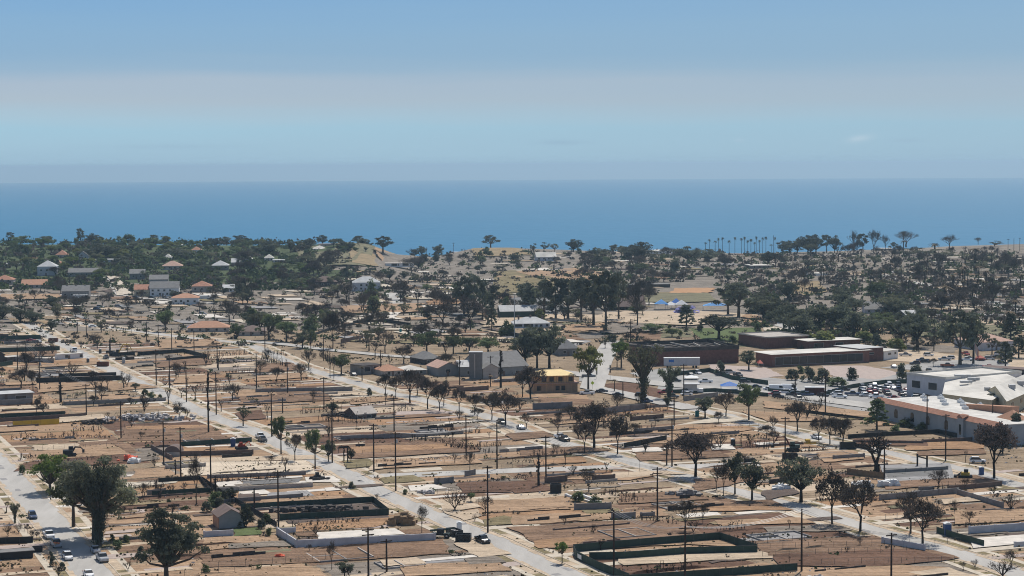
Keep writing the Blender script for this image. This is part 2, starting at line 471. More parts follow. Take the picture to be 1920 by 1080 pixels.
# ---- streets: centre lines traced on the ground
def line(s, z=None):
    out = []
    for p in s.split():
        x, y = p.split(',')
        out.append(G(float(x), float(y)))
    return out
ROADS = {
 'L': ('-170,690 -60,812 0,872 45,922 92,972 140,1035 190,1095 260,1180', 10.2),
 'A': ('50,606 75,620 89,630 118,646 163,668 193,686 237,707 275,724 334,752 372,770 415,788 470,806 539,840 598,864 646,886 712,922 778,951 850,983 916,1010 1001,1050 1075,1083 1170,1127 1300,1190', 9.0),
 'B': ('-60,598 40,600 125,602 172,610 250,620 325,630 375,635 440,642 480,650 555,686 630,708 680,722 730,737 792,750 855,766 930,786 990,813 1064,834 1152,856 1197,871 1258,886 1333,908 1417,931 1483,947 1533,962 1583,977 1660,1000 1741,1022 1782,1035 1836,1051 1890,1070 1990,1106 2150,1165', 9.0),
 'C': ('1290,765 1360,779 1383,789 1430,800 1469,808 1498,814 1545,827 1617,840 1683,853 1733,866 1800,879 1842,891 1900,907 1990,930 2150,975', 9.0),
 'X1': ('690,894 740,892 860,887 1000,881 1100,878 1180,875 1300,875 1344,873 1420,870', 8.5),
 'D': ('455,640 520,645 555,649 617,657 680,663 717,667 790,672', 7.5),
 'E': ('1020,695 1080,702 1130,708 1200,716 1250,722 1340,730 1440,738 1540,750 1640,763 1720,775', 12),
 'Gs': ('1150,640 1136,662 1127,680 1118,705 1110,728 1180,742 1250,757 1300,768', 10),
 'H': ('1640,512 1690,526 1740,535 1815,550 1850,561 1880,574 1940,596 2050,640', 9),
 'K': ('1180,597 1240,602 1300,596 1350,588 1420,600 1470,612 1560,640', 9),
 'J': ('-60,553 100,553 200,556 300,562 400,570', 8),
 'N': ('200,520 212,530 222,545 230,556', 8),
 'O': ('690,600 720,588 745,570 735,550', 9),
}
ROADP = {k: line(v[0]) for k, v in ROADS.items()}
def ribbon(b, pts, w0, w1, z, mi=0, step=None):
    """strip between lateral offsets w0..w1 along a path"""
    P = []
    for i, p in enumerate(pts):
        d = pts[min(i + 1, len(pts) - 1)] - pts[max(i - 1, 0)]
        d.z = 0; d.normalize()
        n = Vector((d.y, -d.x, 0))
        P.append((p + n * w0 + Vector((0, 0, z)), p + n * w1 + Vector((0, 0, z))))
    for (a, c), (e, f) in zip(P, P[1:]): b.quad(a, c, f, e, mi)
for i, (k, (s, w)) in enumerate(ROADS.items()):
    b = MB()
    zz = .06 + .004 * i if k in 'LABC' or k == 'X1' else .3 + .01 * i
    ribbon(b, ROADP[k], -w / 2, w / 2, zz)
    if k in 'LABC':
        ribbon(b, ROADP[k], -w / 2 - .2, -w / 2, zz + .11, 1); ribbon(b, ROADP[k], w / 2, w / 2 + .2, zz + .11, 1)
    if k in 'LABC':
        rr_ = random.Random(ord(k))
        for sg in (-1, 1):
            P_ = []
            for p, q in zip(ROADP[k], ROADP[k][1:]):
                n_ = max(1, int((q - p).length / 5)); P_ += [p.lerp(q, i_ / n_) for i_ in range(n_)]
            for p, q in zip(P_, P_[1:]):
                d_ = (q - p).normalized(); nn = Vector((d_.y, -d_.x, 0)) * sg; z_ = Vector((0, 0, zz + .025)); wa = rr_.uniform(.7, 2.0)
                b.quad(p + nn * (w / 2 - wa) + z_, p + nn * w / 2 + z_, q + nn * w / 2 + z_, q + nn * (w / 2 - wa * rr_.uniform(.7, 1.1)) + z_, 2)
                if rr_.random() < .10:
                    o_ = rr_.uniform(-1, 2) ; l_ = rr_.uniform(1.5, 4); b.quad(p + nn * o_ + z_, p + nn * (o_ + rr_.uniform(.8, 2.2)) + z_, p + nn * (o_ + 1.6) + d_ * l_ + z_, p + nn * o_ + d_ * l_ + z_, 3)
    struct(b.build('road', [SO['road'], SO['walk'], SO['sand'], SO['gslab']]))
b = MB()
rng = random.Random(5)
for k in 'LABC':
    w = ROADS[k][1] / 2 + .2
    for sg in (-1, 1):
        a0, a1, a2, a3 = sorted((sg * w, sg * (w + 2.2))) + sorted((sg * (w + 2.2), sg * (w + 3.9)))
        # verge is dry turf cut by driveways
        pts = ROADP[k]
        ribbon(b, pts, a2, a3, .09, 1)
        ribbon(b, pts, a0, a1, .07, 2)
        for p, q in zip(pts, pts[1:]):
            L = (q - p).length; d = (q - p).normalized(); n = Vector((d.y, -d.x, 0)); t = 0
            while t < L - 4:
                l = min(rng.uniform(5, 10), L - t)
                if rng.random() < .75:
                    A = p + d * t + n * a0; B = p + d * (t + l) + n * a0; z = Vector((0, 0, .10))
                    b.quad(A + z, B + z, B + n * (a1 - a0) + z, A + n * (a1 - a0) + z, rng.choice((0, 0, 3)))
                t += l + rng.uniform(3, 6)
struct(b.build('pavement', [SO['olive'], SO['walk'], SO['sand'], SO['tan']]))

# ---- lots: every half block is cut into lots, each with strips of its own earth
tm = {k: sum(st(p)[1] for p in ROADP[k][-12:-2]) / len(ROADP[k][-12:-2]) for k in 'LABC'}
GM = list(SO.values()); GK = list(SO.keys())
lots = MB(); FOOT = MB()
RG = random.Random(3)
def ragged(pts, step=3.0, amp=.75):
    out_ = []
    for a, c in zip(pts, pts[1:] + pts[:1]):
        L = (c - a).length; n = max(1, min(24, int(L / step)))
        nr = Vector((c.y - a.y, a.x - c.x, 0)) / max(L, .01); w = 0
        for i in range(n):
            w = w * .55 + RG.uniform(-amp, amp) * min(1, L / 12)
            out_.append(a.lerp(c, i / n) + (nr * w if i else Vector()))
    return out_
QZ = [0]
def quadz(b, pts, z, mi):
    QZ[0] += .0000137
    pts = ragged(pts) if GK[mi] not in ('slab', 'gslab', 'road', 'lot', 'walk', 'dgrey') else ragged(pts, 4, .12)
    b.add([(p.x, p.y, p.z + z + QZ[0]) for p in pts], (tuple(range(len(pts))),), mi)
AUTO = []     # (kind, points) for low walls and burnt hedges between the lots
rng = random.Random(11)
def road_t(k, s):
    P = ROADP[k]
    best = None
    for a, c in zip(P, P[1:]):
        sa, ta = st(a); sb, tb = st(c)
        if (sa - s) * (sb - s) <= 0 and abs(sa - sb) > 1e-6: return ta + (tb - ta) * (s - sa) / (sb - sa)
    sa, ta = st(P[0]); sb, tb = st(P[-1])
    return ta if abs(sa - s) < abs(sb - s) else tb
def inside(t, lo, hi): return lo <= t <= hi
def auto_block(lo, hi, s0, s1, pal):
    s = s0
    while s < s1:
        d = rng.uniform(13, 19)
        tl = (road_t(lo, s) + 8.6) if lo else (road_t(hi, s) - 76)
        th = (road_t(hi, s) - 8.6) if hi else (road_t(lo, s) + 78)
        if th - tl < 12: s += d; continue
        mid = (tl + th) / 2 + rng.uniform(-2, 2)
        for (a, c) in ((tl, mid - .5), (mid + .5, th)):
            px, py = pix(ST(s, (a + c) / 2))
            if py < 606 or py > 1180 or px < -260 or px > 2200: continue
            if px > 1040 and py < 760: continue
            main = rng.choice(pal)
            n = rng.choice((1, 1, 2, 2, 3))
            cuts = sorted([0] + [rng.uniform(.2, .8) for _ in range(n - 1)] + [1])
            for c0, c1 in zip(cuts, cuts[1:]):
                quadz(lots, [ST(s + c0 * d, a), ST(s + c0 * d, c), ST(s + c1 * d, c), ST(s + c1 * d, a)], .02, GK.index(main if rng.random() < .6 else rng.choice(pal)))
            for _ in range(rng.choice((0, 1, 1, 2))):       # bare slabs, drives
                w = rng.uniform(4, 14); h = rng.uniform(1.5, 5); sx = s + rng.uniform(1, max(1.1, d - h - 1)); tx = rng.uniform(a + 1, max(a + 1.1, c - w))
                quadz(lots, [ST(sx, tx), ST(sx, tx + w), ST(sx + h, min(c, tx + w + 1)), ST(sx + h, tx)], .03 + .004 * rng.random(), GK.index(rng.choice(('slab', 'sand', 'walk', 'gslab', 'dark', 'red', 'pink', 'grey'))))
            r = rng.random()
            k0 = rng.uniform(0, .5); k1 = min(1, k0 + rng.uniform(.25, .6))
            if r < .55: AUTO.append((('wall', 'wall', 'lowwall', 'hedge', 'lowwall', 'wire', 'sooty', 'sooty')[rng.randrange(8)], [ST(s, a + (c - a) * k0), ST(s, a + (c - a) * k1)], d))
            if rng.random() < .6:
                e0 = rng.uniform(0, .3); e1 = rng.uniform(.6, 1); so = rng.choice((0, 0, d * rng.uniform(.3, .7))); n_ = max(3, int((c - a) * (e1 - e0) / 2.2)); P_ = []
                hh = rng.uniform(.25, .7); wv = 0
                for i in range(n_ + 1):
                    tt = a + (c - a) * (e0 + (e1 - e0) * i / n_); wv = wv * .6 + rng.uniform(-.22, .22); h_ = hh * rng.uniform(.5, 1.2) * min(1, 4 * i / n_, 4 * (n_ - i) / n_)
                    P_.append((ST(s + so + wv - .15, tt, .01), ST(s + so + wv + .2, tt, .02 + h_), ST(s + so + wv + rng.uniform(1.2, 2.4), tt, .01)))
                km = GK.index(rng.choice((main, main, 'brown', 'red', 'grey')))
                for A_, B_ in zip(P_, P_[1:]): lots.quad(A_[0], B_[0], B_[1], A_[1], km); lots.quad(A_[1], B_[1], B_[2], A_[2], km)
            rt_ = a if a == tl else c; sg = 1 if a == tl else -1      # the drive from the street
            if rng.random() < .8:
                dv = rng.uniform(7, 18); s1_ = s + rng.uniform(1, d - 5); w_ = rng.uniform(2.6, 3.6)
                quadz(lots, [ST(s1_, rt_ - sg * 4.2), ST(s1_, rt_ + sg * dv), ST(s1_ + w_, rt_ + sg * dv), ST(s1_ + w_, rt_ - sg * 4.2)], .115, GK.index(rng.choice(('walk', 'slab', 'pink', 'sand'))))
            if rng.random() < .15:      # footing of the lost house
                w_, h_ = rng.uniform(9, 15), d * rng.uniform(.45, .7); t0 = rng.uniform(a + 2, max(a + 2.1, c - w_ - 2)); s0_ = s + rng.uniform(1, 3)
                for (u0, v0, u1, v1) in ((0, 0, 0, 1), (1, 0, 1, 1), (0, 0, 1, 0), (0, 1, 1, 1), (.5, 0, .5, 1), (0, .55, .5, .55)):
                    FOOT.wall([ST(s0_ + h_ * v0, t0 + w_ * u0), ST(s0_ + h_ * v1, t0 + w_ * u1)], rng.uniform(.2, .55), .3, mi=rng.choice((0, 0, 1)))
                quadz(lots, [ST(s0_, t0), ST(s0_, t0 + w_), ST(s0_ + h_, t0 + w_), ST(s0_ + h_, t0)], .04, GK.index(rng.choice(('grey', 'dark', 'gslab', 'grey'))))
            # charred strip of old planting beside the boundary
            if rng.random() < .5:
                quadz(lots, [ST(s - .7, a), ST(s - .7, a + (c - a) * k1), ST(s + .9, a + (c - a) * k1), ST(s + .5, a)], .045, GK.index(rng.choice(('dark', 'dark', 'red', 'olive'))))
        s += d
PAL = ['tan', 'tan', 'tan', 'brown', 'brown', 'red', 'grey', 'sand', 'ora', 'base', 'base']
auto_block('L', 'A', 330, 1120, PAL)
auto_block('A', 'B', 330, 1010, PAL)
auto_block('B', 'C', 330, 610, PAL)
auto_block('C', None, 340, 480, PAL)
auto_block(None, 'L', 330, 900, PAL)
auto_block('B', None, 620, 760, PAL)

# far ground: patches of slab, earth and scrub between the trees
def zof(x, y): return hz(x, y)
def px_quad(x0, y0, x1, y1, dz, mi, b=None, sk=.35):
    """patch between two image rows; its sides run like the streets"""
    b = b or lots
    a = G(x0, y1); c = G(x1, y1); L = (G(x0, y0) - a).length
    e = Vector((-.38, .92, 0)) * L
    n = max(1, int((c - a).length / 40))
    for i in range(n):
        p = a.lerp(c, i / n); q_ = a.lerp(c, (i + 1) / n)
        v = [Vector((w.x, w.y, hz(w.x, w.y) + dz)) for w in (p, q_, q_ + e, p + e)]
        b.add(v, ((0, 1, 2, 3),), mi)
rng = random.Random(23)
for i in range(900):
    y = 474 + 172 * rng.random() ** .85; x = rng.uniform(-150, 2080)
    if x < 560 and y < 545 and rng.random() < .9: continue
    if 1240 < x < 1700 and 520 < y: continue
    if y > 610 and x < 620: continue
    if x > 1100 and y > 625: continue
    w = rng.uniform(8, 55); h = rng.uniform(1.2, 5) * (y - 440) / 100
    k = rng.choice(('tan', 'sand', 'sand', 'slab', 'slab', 'slab', 'walk', 'walk', 'grey', 'grey', 'base', 'brown', 'brown', 'dark', 'dark', 'dgrey', 'scrub', 'gslab', 'olive'))
    px_quad(x, y - h, x + w, y, .45 + .15 * rng.random(), GK.index(k))
def patch(s):
    for ln in s.strip().splitlines():
        p = ln.split()
        k = p[0]
        pts = [G(*map(float, q.split(','))) for q in p[1:]]
        PZ[0] += .0022
        if depth(pts[0]) > 1100 and len(pts) == 4:
            n, mm = 12, 6; gz = .55 + PZ[0] * 4
            def bl(i, j):
                q = pts[0].lerp(pts[1], i / n).lerp(pts[3].lerp(pts[2], i / n), j / mm)
                e = Vector((RG.uniform(-2.5, 2.5), RG.uniform(-4, 4), 0)) if i in (0, n) or j in (0, mm) else Vector()
                q = q + e; return Vector((q.x, q.y, hz(q.x, q.y) + gz))
            g_ = [[bl(i, j) for i in range(n + 1)] for j in range(mm + 1)]
            for j in range(mm):
                for i in range(n): lots.quad(g_[j][i], g_[j][i + 1], g_[j + 1][i + 1], g_[j + 1][i], GK.index(k))
            continue
        quadz(lots, pts, .05 + PZ[0] if depth(pts[0]) < 1150 else .7 + PZ[0], GK.index(k))
PZ = [0]
patch('''
sage 560,462 700,470 690,500 560,500
scrub 660,468 705,464 765,486 752,502 700,500 655,492
tan 700,470 735,476 760,490 745,496 715,490
scrub 880,466 970,466 1000,478 890,482
olive 930,510 1040,502 1050,545 930,552
tan 965,510 1080,503 1160,520 1040,535
scrub 1470,530 1535,528 1552,548 1500,556 1475,548
sage 1200,552 1330,550 1338,566 1200,570
field 1255,551 1335,550 1338,541 1262,542
sand 1130,588 1290,584 1420,592 1400,602 1290,612 1130,604
brown 1160,590 1255,588 1262,598 1160,600
lawn 1290,616 1425,614 1432,636 1320,640
sage 1235,616 1290,614 1300,632 1236,634
sage 1060,600 1120,596 1130,608 1062,610
grey 1120,612 1235,606 1240,622 1130,628
brown 1180,625 1240,622 1240,636 1190,640
grey 1075,622 1130,622 1135,634 1078,636
sage 1300,642 1425,640 1430,650 1310,652
grey 1640,640 1800,650 1790,662 1650,655
sage 1700,600 1900,610 1900,640 1700,632
sand 1800,600 1900,604 1900,612 1810,610
walk 1430,612 1500,614 1560,640 1470,640 1435,625
tan 1395,590 1440,598 1440,612 1400,606
sand 1655,655 1720,655 1800,668 1790,684 1650,676
lot 1250,690 1480,712 1700,700 1780,720 1720,790 1440,742 1230,735
pink 1330,683 1440,690 1470,705 1400,712 1330,700
pink 1540,686 1620,686 1690,700 1640,712 1560,706
lot 1650,690 1760,676 1930,674 1960,720 1800,700
sand 1880,665 1960,668 1960,700 1900,695
lot 1180,700 1250,690 1330,705 1260,728
red 1125,722 1180,715 1245,732 1240,748 1180,742
walk 1115,660 1145,660 1130,720 1090,720
lot 1088,690 1126,690 1120,720 1085,715
tan 1000,735 1098,735 1105,752 1000,752
brown 1010,745 1110,750 1110,760 1010,758
gslab 1010,640 1060,632 1110,640 1070,652
dgrey 960,560 1050,560 1050,600 960,600
sand 960,592 1130,592 1150,606 960,606
sand 905,600 960,596 975,612 905,615
tan 1060,612 1130,608 1135,622 1065,624
slab 690,595 730,575 765,578 740,600
tan 640,576 790,570 800,586 650,590
ora 800,565 860,560 865,572 800,574
walk 200,518 225,522 245,552 222,556
tan 0,553 110,553 110,562 0,564
''')
# ---- near lots traced one by one
patch('''
brown 219,829 434,824 392,797 232,802
ora 240,806 400,801 392,797 236,800
ora 338,851 470,845 462,833 338,838
slab 352,840 455,836 452,834 345,838
beige 342,893 598,889 575,864 342,868
sand 342,868 600,862 590,854 342,860
tan 246,898 335,893 320,879 250,880
walk 90,906 258,905 340,898 330,906 250,915 95,922
red 25,885 250,866 235,852 45,868
tan 40,866 245,852 215,835 55,848
sand 62,846 145,842 145,832 62,836
grey 240,868 300,862 280,850 235,852
brown 215,832 240,832 255,850 235,850
tan 208,988 288,979 278,962 212,972
pink 195,1003 264,997 262,992 198,998
olive 195,1028 245,1020 240,1012 195,1018
lawn 437,1007 490,1003 484,990 437,992
tan 384,1034 540,1022 520,1004 384,1010
brown 378,1066 612,1054 570,1028 380,1036
grey 430,1030 560,1024 548,1014 430,1020
tan 370,1100 618,1088 600,1066 372,1074
slab 410,914 458,911 448,901 402,904
slab 452,903 568,896 566,893 450,899
dgrey 455,911 560,905 566,898 456,904
slab 450,930 512,927 496,919 448,923
dark 446,938 492,936 485,926 446,928
gslab 497,936 590,931 576,921 505,925
slab 612,922 640,920 628,914 608,916
slab 575,905 640,905 625,893 572,896
tan 482,948 650,940 640,930 490,938
dark 526,966 716,958 700,946 500,952
brown 526,964 640,960 630,955 530,959
ora 556,1000 700,990 770,978 745,966 560,975
dark 540,982 730,972 728,968 535,976
slab 597,1012 760,1003 740,992 593,1000
brown 556,1006 598,1008 594,998 552,998
brown 575,1056 845,1040 830,1012 560,1030
sand 722,1064 800,1058 780,1046 712,1052
sand 850,1020 905,1012 960,1040 900,1048
tan 760,1082 960,1072 930,1052 750,1062
grey 880,1060 950,1056 930,1044 870,1048
olive 722,908 800,902 775,892 715,897
slab 770,922 840,917 812,909 765,912
sand 832,962 902,952 895,944 826,948
sand 832,962 870,978 905,968 895,956
olive 908,988 962,984 985,978 945,968 905,976
red 866,926 962,924 915,904 858,907
red 905,905 965,926 1040,920 1000,903
tan 906,962 1072,956 1040,934 910,940
tan 962,986 1258,968 1240,958 960,968
olive 1100,965 1165,964 1160,955 1090,958
brown 948,990 1150,978 1262,975 1335,1008 1200,1020 1030,1030 985,1010
ora 1010,1030 1085,1022 1120,1008 1000,1016
tan 1125,1032 1290,1022 1380,1026 1360,1014 1110,1018
sand 1170,1062 1498,1045 1440,1035 1160,1044
tan 1050,900 1160,886 1262,890 1180,902
sand 1150,898 1290,890 1250,884 1150,886
brown 1160,946 1330,938 1300,922 1160,928
brown 1290,960 1470,948 1445,938 1300,944
tan 1340,978 1500,972 1530,982 1350,988
ora 1330,960 1490,958 1460,950 1330,952
grey 1430,990 1560,985 1600,996 1440,1000
brown 1402,1016 1640,1006 1800,1048 1700,1060 1440,1044
red 1450,1042 1720,1030 1790,1050 1600,1066 1460,1060
tan 1500,1076 1700,1062 1780,1066 1700,1090 1500,1095
sand 1700,1075 1780,1066 1840,1082 1760,1092
tan 1200,802 1290,796 1420,806 1340,818 1210,812
ora 1290,808 1420,804 1400,800 1290,802
tan 1190,834 1270,832 1275,822 1190,824
slab 1186,849 1244,848 1235,840 1185,842
brown 1200,866 1370,858 1350,848 1190,850
slab 1335,845 1380,844 1370,834 1330,835
walk 1260,800 1360,780 1420,790 1300,796
tan 1390,772 1500,775 1560,790 1440,792
ora 1700,846 1845,842 1838,828 1705,832
brown 1720,856 1850,852 1845,844 1720,848
brown 1660,920 1880,905 1830,892 1660,900
gslab 1660,905 1790,898 1780,870 1650,874
dgrey 1665,898 1780,892 1770,878 1655,880
sand 1770,948 1860,940 1840,932 1765,938
tan 1790,985 1960,975 1960,955 1785,962
slab 1825,1030 1930,1020 1930,1004 1818,1012
sand 1540,930 1620,912 1590,905 1530,912
tan 1545,868 1620,862 1600,846 1530,850
brown 1300,925 1400,905 1440,895 1300,900
dark 1440,940 1500,926 1480,916 1430,922
tan 1640,780 1720,782 1700,798 1640,800
tan 1430,765 1640,790 1640,775 1430,752
red 1600,835 1740,838 1740,828 1600,824
brown 975,858 1150,846 1090,838 975,846
ora 1005,875 1100,868 1090,858 1000,864
tan 1040,798 1150,790 1150,780 1030,784
brown 960,828 1040,820 1020,810 950,815
brown 655,862 900,848 860,826 650,836
tan 700,880 905,870 890,856 700,864
ora 665,852 850,842 840,834 660,840
olive 648,880 705,876 690,862 640,866
sand 690,885 720,880 715,870 700,872
tan 660,760 760,750 730,744 660,748
pink 742,782 850,776 830,770 740,774
brown 740,786 845,781 840,777 738,780
brown 450,760 620,752 600,730 440,738
tan 440,745 520,742 515,730 440,734
red 455,790 500,786 490,770 440,776
tan 480,716 580,708 570,700 480,706
brown 480,700 575,694 540,680 480,684
tan 300,655 420,648 400,636 300,640
brown 300,690 400,684 390,672 280,678
tan 325,720 400,716 395,704 330,708
tan 200,735 300,728 250,718 190,722
tan 70,738 225,724 220,716 70,722
tan 75,690 190,684 180,672 80,676
ora 70,686 160,682 150,676 72,680
brown 60,670 110,668 106,660 50,662
tan 12,724 70,722 70,716 10,718
tan 0,812 70,808 65,800 0,804
sand 105,795 200,786 190,778 110,784
tan 180,755 250,748 240,738 180,742
''')
struct(lots.build('bare_ground', GM))
struct(FOOT.build('foundation', [M['wallp'], M['wall']]))

LT = random.Random(31)
gr = MB()
for i in range(150):
    x = LT.uniform(-40, 1960); y = 640 + 430 * LT.random() ** 1.3
    P = G(x, y); s, t = st(P)
    if any(abs(t - road_t(k, s)) < 8 for k in 'LABC') or (x > 1060 and y < 770): continue
    w_ = LT.uniform(4, 16); h_ = LT.uniform(1, 4)
    quadz(gr, [ST(s, t), ST(s, t + w_), ST(s + h_, t + w_), ST(s + h_, t)], .21, LT.choice((0, 0, 1, 2)) if False else GK.index(LT.choice(('olive', 'scrub', 'grey', 'dark', 'sage'))))
struct(gr.build('ground_cover', GM))
def spots(n, sp):
    """clustered spots on the lots, in the street frame, kept off the roads"""
    out_ = []
    c = None
    while len(out_) < n:
        if c is None or LT.random() < .10:
            c = (LT.uniform(-60, 1980), 618 + 480 * LT.random() ** 1.5); line_ = LT.random() < .6; L = LT.uniform(4, 22)
        P = G(*c)
        if line_: P = P + V * LT.uniform(-L, L) + U * LT.gauss(0, .5)
        else: P = P + V * LT.gauss(0, sp) + U * LT.gauss(0, sp * .5)
        s, t = st(P)
        x, y = pix(P)
        if y < 606 or y > 1130 or (x > 1060 and y < 765): c = None; continue
        if any(abs(t - road_t(k, s)) < 5.2 for k in 'LABC'): c = None; continue
        out_.append(P)
    return out_
b = MB()
for P in spots(4200, 5):
    e = LT.uniform(.10, .38) * (1 + depth(P) / 1500); h = e * LT.uniform(.3, .9); a = LT.uniform(0, 6.28)
    v = [(P.x + e * LT.uniform(.5, 1.6) * math.cos(a + k * 2.1), P.y + e * LT.uniform(.5, 1.2) * math.sin(a + k * 2.1), P.z - .02) for k in range(3)] + [(P.x, P.y, P.z + .05 + h)]
    b.add(v, ((0, 1, 3), (1, 2, 3), (2, 0, 3)), LT.choice((0, 0, 1, 2, 2, 4)))
o = b.build('rubble_litter', [M['rubble'], M['wallc'], M['fencew'], M['char'], SO['grey']]); o['kind'] = 'stuff'
b = MB()
for P in spots(5200, 4):
    e = LT.uniform(.12, .36) * (1 + depth(P) / 1800); mi = LT.choice((0, 0, 0, 0, 1, 2))
    for k in range(3):
        a = LT.uniform(0, 6.28); d = Vector((math.cos(a), math.sin(a), 0)) * e; u_ = Vector((LT.uniform(-.3, .3) * e, LT.uniform(-.3, .3) * e, e * LT.uniform(.7, 1.5)))
        b.quad(P - d, P + d, P + d * .6 + u_, P - d * .5 + u_ * .8, mi)
o = b.build('dry_weeds', [M['straww'], M['brush'], M['dbrush']]); o['kind'] = 'stuff'
def brush(n, x0, x1, y0, y1, s0, s1, mats, name, ok=None, m=26):
    b = MB()
    for i in range(n):
        x = LT.uniform(x0, x1); y = LT.uniform(y0, y1)
        if ok and not ok(x, y): continue
        P = G(x, y); r0 = LT.uniform(s0, s1); mi = LT.randrange(len(mats))
        for k in range(m):
            d = Vector((LT.gauss(0, .5), LT.gauss(0, .5), abs(LT.gauss(0, .4)))) * r0
            nr = Vector((LT.gauss(0, 1), LT.gauss(0, 1), LT.uniform(.2, 1.4))).normalized()
            a = nr.cross(Vector((LT.gauss(0, 1), LT.gauss(0, 1), LT.gauss(0, 1)))).normalized() * r0 * LT.uniform(.15, .35); c = nr.cross(a)
            q = P + d
            b.quad(q - a - c * .5, q + a * .3 - c, q + a + c * .4, q - a * .3 + c, mi)
    o = b.build(name, [M[k] for k in mats]); o['kind'] = 'stuff'
# ================================================================ trees
LK = {}
def rdir(r, up=-1.):
    while True:
        v = Vector((r.uniform(-1, 1), r.uniform(-1, 1), r.uniform(-1, 1)))
        if .05 < v.length < 1 and v.z >= up: return v.normalized()
def leafquad(b, r, p, nrm, s, mi, long=1.0):
    nrm = (nrm + rdir(r) * .75).normalized()
    a = nrm.cross(rdir(r)).normalized() * s
    c = nrm.cross(a).normalized() * s * long
    k = r.uniform(.6, 1.2)
    b.quad(p - a * k - c * .5, p + a * .25 - c * k, p + a * k + c * .5, p - a * .25 + c * k, mi)
def clumps_tree(r, clumps, nleaf, s, trunk_r, fork, limbs=True, twig=0, lean=0):
    tb, cb = MB(), MB()
    top = Vector((lean, 0, fork))
    tb.tube([(0, 0, -.02), (lean * .4, 0, fork * .55), top], [trunk_r * 1.25, trunk_r, trunk_r * .8], 6)
    tot = sum(c[1] ** 2 for c in clumps)
    for c, rad, ez in clumps:
        c = Vector(c)
        if limbs:
            mid = top.lerp(c, .55) + Vector((r.uniform(-.04, .04), r.uniform(-.04, .04), -.03))
            tb.tube([top - Vector((0, 0, .02)), mid, c + Vector((0, 0, rad * .2))], [trunk_r * .5, trunk_r * .33, trunk_r * .12], 4, cap=False)
        for i in range(int(nleaf * rad ** 2 / tot)):
            d = rdir(r)
            k = r.random() ** .45 * r.uniform(.85, 1.25)
            p = c + Vector((d.x * rad * k, d.y * rad * k, d.z * rad * ez * k))
            if d.z < -.25 and r.random() < .75: continue
            leafquad(cb, r, p, (d + Vector((0, 0, .75))).normalized(), s * r.uniform(.7, 1.35), 0)
    return tb, cb
def k_green(r, n=30, nl=3400, s=.024, z0=.26, rr=(.10, .19), tr=.035, fork=.36, sq=1.0):
    cl = []
    for i in range(n):
        d = rdir(r, -.6)
        k = r.uniform(.3, 1.04)
        rad = r.uniform(*rr)
        cz = (z0 + 1) / 2
        cl.append(((d.x * (.57 - rad * .6) * k, d.y * (.57 - rad * .6) * k, cz + d.z * ((1 - z0) / 2 - rad * .7) * k * sq), rad, .5))
    return clumps_tree(r, cl, nl, s, tr, fork)
def k_euc(r, n=9, nl=1500):
    cl = []
    for i in range(n):
        a = i * 2.4 + r.uniform(-.4, .4); z = .45 + .5 * i / n; q = r.uniform(.12, .36) * (1.1 - .5 * (z - .45))
        cl.append(((math.cos(a) * q, math.sin(a) * q, z), r.uniform(.11, .19), .55))
    cl.append(((0, 0, .93), .13, .6))
    return clumps_tree(r, cl, 2600, .027, .035, .35)
def k_umb(r):
    cl = []
    for i in range(26):
        a = r.uniform(0, 6.28); q = .42 * r.random() ** .5
        cl.append(((math.cos(a) * q, math.sin(a) * q, .80 - .9 * q * q + r.uniform(-.08, .05)), r.uniform(.10, .15), 1.1))
    return clumps_tree(r, cl, 3400, .027, .035, .33)
def k_cyp(r, fat=1.0):
    cl = []
    for i in range(16):
        z = .06 + .88 * i / 15
        q = .34 * math.sin(min(1, z * 1.5 + .25) * math.pi / 2) * (1 - z ** 3) + .05
        a = r.uniform(0, 6.28)
        cl.append(((math.cos(a) * q * .5, math.sin(a) * q * .5, z), q * .95, .35))
    return clumps_tree(r, cl, 1500, .05, .06, .1, limbs=False)
def k_conif(r):
    cl = []
    for i in range(34):
        z = .2 + .78 * (i / 33); q = .42 * (1 - z) ** .6 + .03; a = i * 2.4
        cl.append(((math.cos(a) * q * r.uniform(.5, 1), math.sin(a) * q * r.uniform(.5, 1), z), r.uniform(.08, .13), .3))
    tb, cb = clumps_tree(r, cl, 1600, .036, .03, .5, limbs=False)
    tb.tube([(0, 0, .4), (0, 0, .97)], [.025, .006], 5)
    return tb, cb
def k_shrub(r, n=12, nl=1100):
    cl = []
    for i in range(n):
        d = rdir(r, .05); rad = r.uniform(.14, .24)
        cl.append(((d.x * (.5 - rad), d.y * (.5 - rad), max(.2, d.z * .72)), rad, 1.1))
    return clumps_tree(r, cl, nl, .05, .03, .12)
NLI = [3600, .026]
def k_ivy(r):
    """trunk and limbs thick with ivy, thin crown"""
    cl = [((r.uniform(-.02, .02), r.uniform(-.02, .02), .06 + .05 * i), .085 + .012 * i, .5) for i in range(8)]
    for i in range(7):
        a = i * 6.28 / 7 + r.uniform(-.3, .3)
        for k in (.35, .7, 1):
            q = .40 * k
            cl.append(((math.cos(a) * q, math.sin(a) * q, .45 + .42 * k + r.uniform(-.04, .06)), .10 + .04 * r.random(), .9))
    for i in range(8):
        d = rdir(r, .2); cl.append(((d.x * .3, d.y * .3, .62 + d.z * .28), r.uniform(.08, .13), .9))
    return clumps_tree(r, cl, NLI[0], NLI[1], .05, .4)
